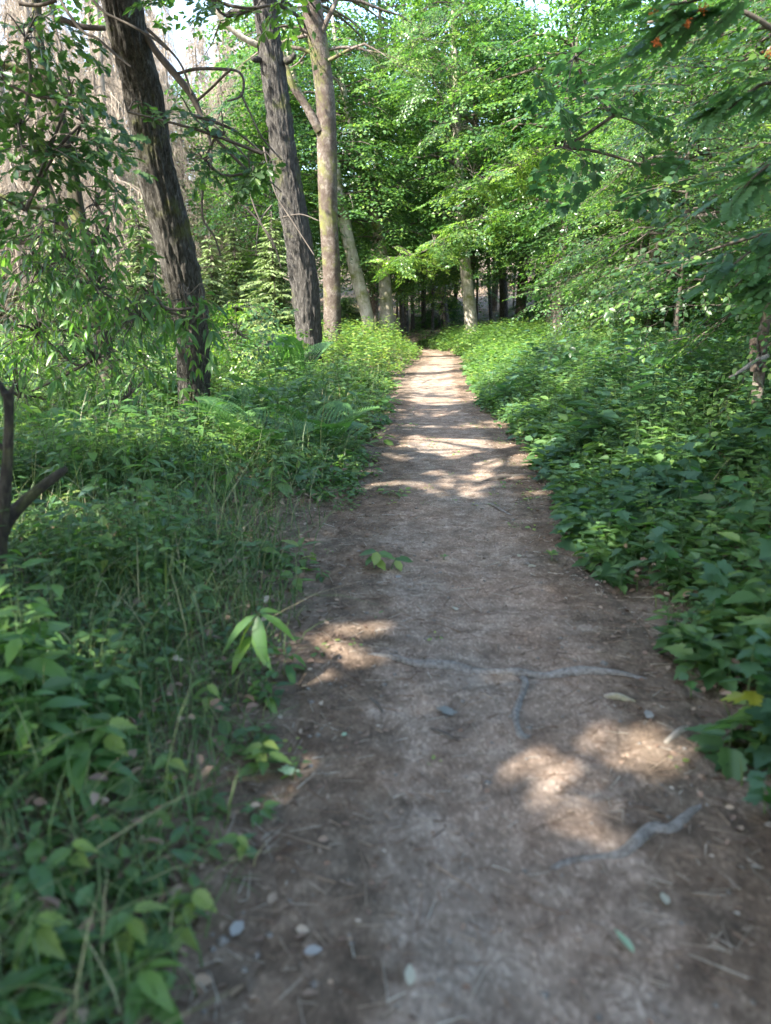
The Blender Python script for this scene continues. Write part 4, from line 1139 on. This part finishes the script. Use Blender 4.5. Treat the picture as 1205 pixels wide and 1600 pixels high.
ground_tube("fallen_stick", "thin curled root end at the left edge of the path before the bright verge",
            [[(592, 640, 2), (598, 650, 3), (604, 655, 3), (600, 662, 2)]], M['twig'], "stick", .9)
ground_tube("tree_root", "small root ridge on the left side of the far path",
            [[(560, 700, 2), (575, 697, 4), (592, 700, 3)]], M['twig'], "root", .5)

def one_leaf(name, label, px, py, size, tm, mat, rot, cat="leaf", lift=.012, tilt=.25, group=None):
    gx_, gy_ = gpix(px, py); z = float(standz(gx_, gy_)) + lift
    me = leaves_mesh(name, tm, np.zeros((1, 3)), np.array([[math.cos(rot), math.sin(rot), .05]]), np.array([[tilt, -tilt * .5, 1]]), size, np.array([rng.random()]))
    o = link(name, me, M[mat]); o.location = (gx_, gy_, z); tag(o, label, cat, group); return o
M['paleleaf'] = leaf_mat("pale_dry_leaf", [(0, (.32, .29, .21)), (1, (.44, .40, .30))], trans=.1, rough=.7)
M['greyleaf'] = leaf_mat("grey_dry_leaf", [(0, (.17, .165, .15)), (1, (.25, .24, .22))], trans=.05, rough=.55)
M['palegreen'] = leaf_mat("pale_green_leaf", [(0, (.22, .34, .2)), (1, (.34, .46, .3))], trans=.2)
for a in [("pale beige fallen leaf on the near right of the path", 1040, 1425, .05, T_OVAL, 'paleleaf', 1.4),
          ("narrow pale green fallen leaf near the bottom right of the path", 990, 1500, .085, tmpl_lance(.14, .05), 'palegreen', 1.9),
          ("pale narrow fallen leaf at the bottom middle of the path", 640, 1550, .07, tmpl_lance(.2, .1), 'paleleaf', 1.5),
          ("grey fallen leaf at the lower left edge of the path", 475, 1500, .05, T_OVAL, 'greyleaf', .3),
          ("blue grey fallen leaf left of the other grey leaf at the lower left", 362, 1470, .06, T_OVAL, 'greyleaf', 1.2),
          ("pale leaf beside the left sun patch at the path's left edge", 453, 1215, .07, MAPLE, 'palegreen', 1.8),
          ("pale yellow fallen leaf on the right half of the path above the root", 713, 955, .06, T_OVAL, 'paleleaf', 1.7),
          ("pale fallen leaf right of the path centre past the seedling", 810, 873, .06, T_OVAL, 'paleleaf', 1.2),
          ("light fallen leaf just in front of the right grass edge", 825, 888, .06, T_OVAL, 'paleleaf', .3),
          ("bluish grey fallen leaf beside the stub of the second root", 1010, 1130, .07, T_OVAL, 'greyleaf', 1.0),
          ("pale leaf left of the seedling on the path edge", 535, 1160, .03, T_OVAL, 'palegreen', 1.0),
          ("large pale brown flattened leaf in the middle of the path", 700, 1118, .08, MAPLE, 'greyleaf', 1.6),
          ("pale fallen leaf next to the small seedling in the path", 618, 908, .045, T_OVAL, 'greyleaf', .5)]:
    one_leaf("fallen_leaf", a[0], a[1], a[2], a[3], a[4], a[5], a[6], group="fallen leaves on the path")

# ------------------------------------------------------------------ hero plants whose leaves are separate parts
def hero_plant(name, label, base, stem_pts, leaves, tm, mat, cat="plant", stemmat='stem', sr=.004, leafname="leaf"):
    """stem_pts relative to base; leaves: (t along stem, azimuth, elevation, size)"""
    root = thing(name, label, cat, base)
    V, L, s = tube(stem_pts, np.linspace(sr, sr * .4, len(stem_pts)), 12, 5, cap=False)
    link("stem", new_mesh("stem", V, L, s, smooth=True), M[stemmat], root)
    line = smooth_line(stem_pts, 41); cache = {}
    for i, lf in enumerate(leaves):
        t, a, e, sz = lf[:4]; mt = lf[4] if len(lf) > 4 else mat
        q = line[int(round(t * 40))]
        kx = (mt, i % 3)
        if kx not in cache:
            me = leaves_mesh("leaf", tm, np.zeros((1, 3)), np.array([[0, 1., 0]]), np.array([[rng.normal(0, .1), 0, 1.]]), 1.0, np.array([.3 + .3 * (i % 3)]))
            me.materials.append(M[mt]); cache[kx] = me
        o = bpy.data.objects.new(leafname, cache[kx]); COL.objects.link(o); o.parent = root
        pet = .16 * sz
        d = np.array([math.cos(a) * math.cos(e), math.sin(a) * math.cos(e), math.sin(e)])
        o.location = q + d * pet * .3
        o.rotation_euler = (e, rng.normal(0, .25), a - math.pi / 2); o.scale = (sz,) * 3
    return root
def gp(px, py):
    a, b = gpix(px, py); return np.array([a, b, float(standz(a, b))])

# long-leaved seedling at the left path edge
b = gp(395, 1075)
hero_plant("chestnut_seedling", "seedling with long drooping bright leaves at the near left edge of the path", b,
           [np.zeros(3), np.array([.0, .0, .14]), np.array([.02, .0, .26]), np.array([.04, -.01, .34])],
           [(1, -1.9, -.95, .20), (1, -2.7, -.55, .21), (1, -.2, -.35, .19), (.8, 2.8, -.5, .20), (.75, -1.4, -.7, .17), (.6, -2.3, -.6, .18), (.55, .6, -.4, .15), (1, .9, -.1, .16), (.5, -.6, -.6, .14), (.9, -3.0, -.8, .17, 'yellow')],
           tmpl_lance(.17, .3), 'chestnut', "seedling")
b = gp(585, 892)
hero_plant("oak_seedling", "small dark green seedling growing on the left part of the path", b,
           [np.zeros(3), np.array([0, 0, .05]), np.array([.02, 0, .11])],
           [(1, 3.0, -.2, .12), (1, -.3, -.3, .12), (1, -1.6, -.5, .11), (.8, 2.2, .1, .11), (.7, .3, -.1, .13), (.6, -.9, -.4, .11), (.8, -2.4, -.4, .11)], T_OVAL, 'herb', "seedling")
b = gp(612, 893)
hero_plant("oak_seedling", "smaller seedling touching the dark green seedling on the path", b, [np.zeros(3), np.array([.01, 0, .04]), np.array([.03, 0, .07])],
           [(1, .1, -.2, .11), (1, 2.6, -.2, .09), (.8, -1.2, -.5, .09), (.7, .8, 0, .08)], T_OVAL, 'herb', "seedling")
b = gp(625, 775)
hero_plant("weed_sprig", "flat green sprig lying across the middle of the path", b, [np.zeros(3), np.array([-.05, 0, .03]), np.array([-.14, .02, .04])],
           [(t, a, -.05, .09) for t, a in [(.2, 1.2), (.4, -1.2), (.5, 2.2), (.7, -2.4), (.9, 3.0), (1, 2.2), (0, .2), (0, -.6)]], T_OVAL, 'herb', "weed")
b = gp(694, 872)
hero_plant("weed_tuft", "tiny green weed in the middle of the path", b, [np.zeros(3), np.array([0, 0, .02])],
           [(1, a, .4, .035) for a in (0, 1.3, 2.5, 3.7, 5)], T_OVAL, 'herb', "weed")
b = gp(862, 878)
hero_plant("weed_tuft", "low green weed at the right edge of the path before the verge", b, [np.zeros(3), np.array([0, 0, .04])],
           [(1, a, .3, .06) for a in (0, 1.0, 2.1, 3.2, 4.2, 5.2)], T_OVAL, 'herb', "weed")
b = gp(470, 890)
hero_plant("broad_weed", "broad leaved weed standing left of the path beside the grass", b, [np.zeros(3), np.array([0, 0, .06]), np.array([.0, 0, .14])],
           [(1, a, .35, .15) for a in (.3, 1.5, 2.6, 3.9)] + [(.5, a, .1, .14) for a in (5, .9)], tmpl_lance(.15, .25), 'herb', "weed")
# maple seedlings on the near right verge, with yellowing leaves
def maple_pl(px, py, h, lab, n, sz, yel=0):
    b = gp(px, py); lv = []
    for k in range(n):
        t = .35 + .65 * k / max(1, n - 1); a = k * 2.4 + rng.uniform(-.4, .4)
        lv.append((t, a, rng.uniform(-.5, .05), sz * rng.uniform(.5, .95)) + (('yellow',) if k in yel_set(n, yel) else ()))
    lx, ly = rng.uniform(-.12, .02), rng.uniform(-.08, .05)
    return hero_plant("maple_seedling", lab, b, [np.zeros(3), np.array([lx * .3, ly * .3, h * .5]), np.array([lx, ly, h])], lv, MAPLE, 'maple', "seedling")
def yel_set(n, k): return set(range(1, 1 + k))
for a in [(1160, 1150, .42, "maple seedling with a yellow leaf at the right edge of the picture", 14, .115, 2),
          (1110, 1010, .40, "maple seedling with broad leaves over the near right edge of the path", 14, .12, 1),
          (1200, 1010, .55, "tall maple seedling at the right edge above the yellow leaf", 16, .13, 1),
          (1040, 930, .42, "maple seedling with wide lobed leaves beyond the right root end", 14, .12, 0),
          (1150, 920, .60, "bushy maple seedling in the middle of the near right verge", 18, .13, 0),
          (985, 880, .34, "pale green maple seedling at the inner edge of the right verge", 12, .11, 0),
          (1080, 840, .58, "maple seedling with layered leaves in the right verge", 16, .13, 0),
          (1190, 820, .72, "tall leafy maple seedling at the right edge of the picture at mid height", 18, .14, 0),
          (1000, 800, .48, "maple seedling beside the grass on the right verge", 14, .12, 0),
          (1195, 1270, .16, "low bright seedling at the right edge below the yellow leaves", 9, .075, 0),
          (1080, 1090, .14, "tiny bright seedling between the root end and the right verge", 7, .06, 0)]:
    maple_pl(*a)
# small low weeds near the bottom left
for (px, py, h, n, sz, lb) in [(300, 1440, .10, 7, .07, "bright leaved weed at the lower left beside the path"),
                               (270, 1250, .14, 8, .075, "light green weed on the dark bank at the lower left"),
                               (410, 1200, .12, 7, .07, "narrow green weed by the left sun patch"),
                               (170, 1230, .2, 10, .09, "herb with broad dark leaves at the left of the bank"),
                               (200, 1500, .12, 9, .09, "low leafy herb in the bottom left corner"),
                               (120, 1420, .16, 9, .085, "dull green herb near the left edge of the picture"),
                               (60, 1540, .14, 9, .09, "leafy herb at the very bottom left"),
                               (380, 1340, .08, 6, .06, "small weed on bare soil left of the path"),
                               (330, 1130, .18, 8, .08, "herb just below the drooping seedling")]:
    b = gp(px, py)
    hero_plant("broad_weed", lb, b, [np.zeros(3), np.array([0, 0, h * .5]), np.array([rng.uniform(-.03, .03), 0, h])],
               [(.3 + .7 * k / n, k * 2.4, rng.uniform(-.5, .2), sz * rng.uniform(.8, 1.2)) for k in range(n)], NETTLE, 'herb', "weed", sr=.0025)

# ------------------------------------------------------------------ ferns
def frond_mesh():
    pos, yd, nr, sz = [], [], [], []
    L = 1.0
    for k in range(26):
        t = (k + 1.5) / 27; p = np.array([0, t * L * .92, .55 * t - .62 * t * t]); w_ = .30 * math.sin(math.pi * min(1, .12 + .88 * (1 - t)) ** 1.0) * (1 - t) ** .25 + .02
        for sg in (-1, 1):
            d = np.array([sg * 1.0, .35, -.12]); d /= np.linalg.norm(d)
            m = 5
            for q in range(m):
                f0 = q / m; c = p + d * w_ * f0
                for s2 in (-1, 1):
                    pos.append(c); yd.append(d * .5 + np.array([0, s2 * 1., -.05])); nr.append([0, .1, 1]); sz.append(.034 * (1 - .5 * f0) + .006)
            pos.append(p + d * w_ * .85); yd.append(d); nr.append([0, 0, 1]); sz.append(.05)
    n = len(pos)
    return leaves_mesh("frond", tmpl_simple(.42, .03, .05), np.array(pos), np.array(yd, float), np.array(nr, float), np.array(sz), rng.uniform(.2, .9, n))
FR = frond_mesh(); FR.materials.append(M['fern'])
def fern(label, base, n, size, az=None, elev=(.5, 1.1)):
    root = thing("fern", label, "fern", base)
    for k in range(n):
        o = bpy.data.objects.new("frond", FR); COL.objects.link(o); o.parent = root
        a = (k * 6.28 / n + rng.uniform(-.3, .3)) if az is None else rng.uniform(*az)
        o.rotation_euler = (rng.uniform(*elev), rng.normal(0, .15), a); s = size * rng.uniform(.75, 1.15); o.scale = (s, s, s)
    return root
def gb(px, Y):
    x = (px - 602.5) / F_PX * Y * 1.03; return (x, Y, float(standz(x, Y)))
fern("tall upright fern in front of the second oak trunk", gb(462, 13.6), 8, 1.15, elev=(.8, 1.35))
fern("fern with drooping fronds left of the path below the second oak", gb(490, 12.2), 8, .6)
fern("broad fern spreading on the left verge beside the path edge", gb(505, 8.4), 9, .8, elev=(.35, .95))
fern("fern in the middle of the left verge in front of the first oak", gb(400, 7.6), 9, .9, elev=(.4, 1.0))
fern("low fern left of the first oak's foot", gb(350, 8.8), 8, .75, elev=(.4, 1.0))
fern("fern on the left verge halfway between the oaks", gb(430, 10.6), 8, .9, elev=(.4, .9))
fern("small fern near the left edge of the verge", gb(150, 7.0), 8, .8, elev=(.4, 1.0))

# ------------------------------------------------------------------ near-left mossy stump, right leaning stem, rowan
Yn = 3.3
stump, sb = hero_from_pix("broken_sapling", "dark mossy broken trunk at the left edge with a cut branch pointing up right", [
    ("trunk", [(-12, 1010, 34), (-8, 930, 32), (-3, 860, 28), (3, 800, 24), (10, 740, 18), (13, 690, 16), (14, 640, 15), (12, 612, 20)], Yn, Yn - .1),
    ("cut_branch", [(-2, 838, 24), (12, 812, 24), (36, 786, 20), (64, 762, 17), (92, 741, 15), (105, 731, 8)], Yn, Yn + .1),
    ("splinter", [(8, 618, 12), (0, 600, 9), (-9, 590, 3)], Yn - .1, Yn - .1),
    ("splinter", [(16, 616, 9), (21, 604, 5), (20, 594, 1.5)], Yn - .1, Yn - .1),
    ("branch_stub", [(6, 700, 10), (-6, 694, 8), (-14, 690, 3)], Yn, Yn)], M['stump_bark'], "broken tree", sides=28)

leanr, lb_ = hero_from_pix("leaning_tree", "pale smooth stem leaning right with a cut lower stub at the right edge", [
    ("trunk", [(1188, 572, 17), (1190, 540, 16), (1196, 505, 15), (1208, 450, 13), (1224, 350, 12), (1245, 200, 11)], 8.0, 7.7),
    ("stub", [(1180, 580, 15), (1179, 552, 15), (1178, 528, 13)], 7.9, 7.9)], M['beech_bark'])
b0 = at(1185, 560, 12.4)
P, R = pix_line([(1140, 590, 4), (1160, 578, 6), (1180, 564, 7), (1200, 556, 7)], 7.4, 7.6)
V, L, s = tube(np.array(P) - P[0], R, 20, 7, .1)
o = link("fallen_branch", new_mesh("fallen_branch", V, L, s, smooth=True), M['root']); o.location = P[0]; tag(o, "pale fallen branch arching beside the leaning stem at the right edge", "branch")

# rowan: pinnate leaves, orange berry clusters, branch reaching in from the right
def pinnate():
    pos, yd, nr = [], [], []; seg = []
    for k in range(7):
        y = .25 + .12 * k
        for sg in (-1, 1):
            pos.append([0, y, -.1 * y * y]); yd.append([sg, .35, -.15]); nr.append([sg * .15, 0, 1])
    pos.append([0, 1.05, -.12]); yd.append([0, 1, -.2]); nr.append([0, 0, 1])
    return np.array(pos, float), np.array(yd, float), np.array(nr, float)
def rowan(label, limbs_px, nper, base=None, leafL=.2):
    """limbs_px: list of (ctrl, Y0, Y1)"""
    P0 = gb(1330, 5.6); base = np.array(P0); root = thing("rowan_tree", label, "tree", base)
    trunk_obj("trunk", [base + [0, 0, -.2], base + [-.05, .1, 1.3], base + [-.1, 0, 2.6], base + [-.2, 0, 4.4], base + [-.3, 0, 6]], [.06, .05, .045, .03, .01], 24, 10, M['beech_bark'], root, base)
    lp, ly, ln = pinnate(); pos, yd, nr, gv = [], [], [], []; tubes = []
    for ctrl, Y0, Y1 in limbs_px:
        P, R = pix_line(ctrl, Y0, Y1); P = np.array(P)
        j = np.argmin(np.abs(np.array([1.3, 2.6, 4.4]) - P[0][2] + base[2]))
        st = base + np.array([-.08, .03, [1.3, 2.6, 4.0][j]])
        tubes.append(tube(np.vstack([st[None], P]) - base, [R[0] * 1.3] + R, 24, 6, cap=False))
        line = smooth_line(P, 60); T = norm(np.gradient(line, axis=0))
        for q in range(nper):
            i = int(rng.uniform(4, 59)); a = math.atan2(T[i][1], T[i][0]) + rng.choice([-1, 1]) * rng.uniform(.3, 1.3)
            Yv = norm(np.array([math.cos(a), math.sin(a), rng.uniform(-.7, .0)])); Xv = norm(np.cross(Yv, [0, 0, 1.])); Zv = np.cross(Xv, Yv)
            B = np.stack([Xv, Yv, Zv]); s_ = leafL * rng.uniform(.8, 1.2); o_ = line[i] + rng.normal(0, .05, 3) - base
            pos.append(o_ + s_ * lp @ B); yd.append(ly @ B); nr.append(ln @ B); gv.append(np.full(len(lp), rng.random()))
            tubes.append(prisms((o_)[None], (o_ + s_ * np.array([0, 1.05, -.12]) @ B)[None], .0016, .001))
    pos, yd, nr, gv = map(np.concatenate, (pos, yd, nr, gv)); n = len(pos)
    link("crown", leaves_mesh("crown", T_OVAL, pos, yd, nr, leafL * .30 * rng.uniform(.85, 1.15, n), np.clip(.6 * gv + .4 * rng.random(n), 0, 1)), M['rowan'], root, kind='stuff')
    V, L, s = merge(tubes); link("branches", new_mesh("branches", V, L, s, smooth=True), M['twig'], root, kind='stuff')
    for (px, py, Y) in [(1020, 20, 4.6), (1074, 36, 4.5), (1026, 66, 4.6), (1203, 82, 4.3), (1098, 14, 4.6)]:
        c = at(px, py, Y) - base; k = 26; pts = c + rng.normal(0, .011, (k, 3))
        sp = []
        for q in pts:
            V_ = ico * .0058 + q; sp.append((V_, fc, np.arange(8) * 3))
        V, L, s = merge(sp); link("berry_cluster", new_mesh("berry_cluster", V, L, s, smooth=True), M['berry'], root, kind='stuff')
    return root
rowan("rowan with feathered leaves and small orange berry clusters reaching in at the top right", [
    ([(1200, 40, 9), (1140, 20, 7), (1080, 30, 5), (1030, 50, 4), (980, 90, 3)], 4.8, 4.8),
    ([(1230, -40, 9), (1150, -20, 6), (1090, 0, 5), (1030, 10, 3)], 4.6, 4.6),
    ([(1240, 140, 9), (1200, 130, 6), (1170, 145, 5), (1140, 170, 3)], 4.6, 4.6),
    ([(1250, 240, 9), (1215, 250, 6), (1180, 275, 4), (1150, 310, 3)], 4.6, 4.5),
    ([(1250, 350, 8), (1210, 370, 5), (1170, 395, 4), (1130, 425, 3)], 4.8, 4.8),
    ([(1250, 420, 8), (1215, 430, 5), (1190, 450, 4)], 4.6, 4.6)], 30)

# ------------------------------------------------------------------ the walker's shoe at the bottom edge
sx_, sy_ = gpix(165, 1650)
sh_base = np.array([sx_, sy_, float(standz(sx_, sy_))])
shoe = thing("shoe", "dark blue shoe tip at the bottom left edge of the picture", "shoe", sh_base)
def loft(secs, name, mat, parent):
    """secs: (y, half width, z bottom, z top)"""
    V = []; m = 14
    for (y, wd, zb, zt) in secs:
        for k in range(m):
            a = 2 * math.pi * k / m; V.append([wd * math.cos(a), y, (zb + zt) / 2 + (zt - zb) / 2 * math.sin(a)])
    V = np.array(V); n = len(secs)
    k = np.arange(n - 1)[:, None] * m; j = np.arange(m)[None, :]; j2 = (j + 1) % m
    Fq = np.stack([k + j, k + j2, k + m + j2, k + m + j], -1).reshape(-1, 4)
    loops = np.concatenate([Fq.ravel(), np.arange(m)[::-1], (n - 1) * m + np.arange(m)]); st = np.concatenate([np.arange(len(Fq)) * 4, [len(Fq) * 4, len(Fq) * 4 + m]])
    return link(name, new_mesh(name, V, loops, st, smooth=True), mat, parent)
loft([(-.27, .025, .02, .09), (-.24, .036, .02, .10), (-.15, .036, .02, .10), (-.08, .044, .02, .085), (-.03, .043, .02, .065), (0, .03, .02, .052), (.012, .012, .025, .042)], "upper", M['shoe'], shoe)
loft([(-.275, .025, .0, .024), (-.2, .038, .0, .026), (-.08, .048, .0, .026), (-.02, .045, .0, .026), (.01, .03, .0, .026), (.022, .01, .004, .024)], "sole", M['sole'], shoe)
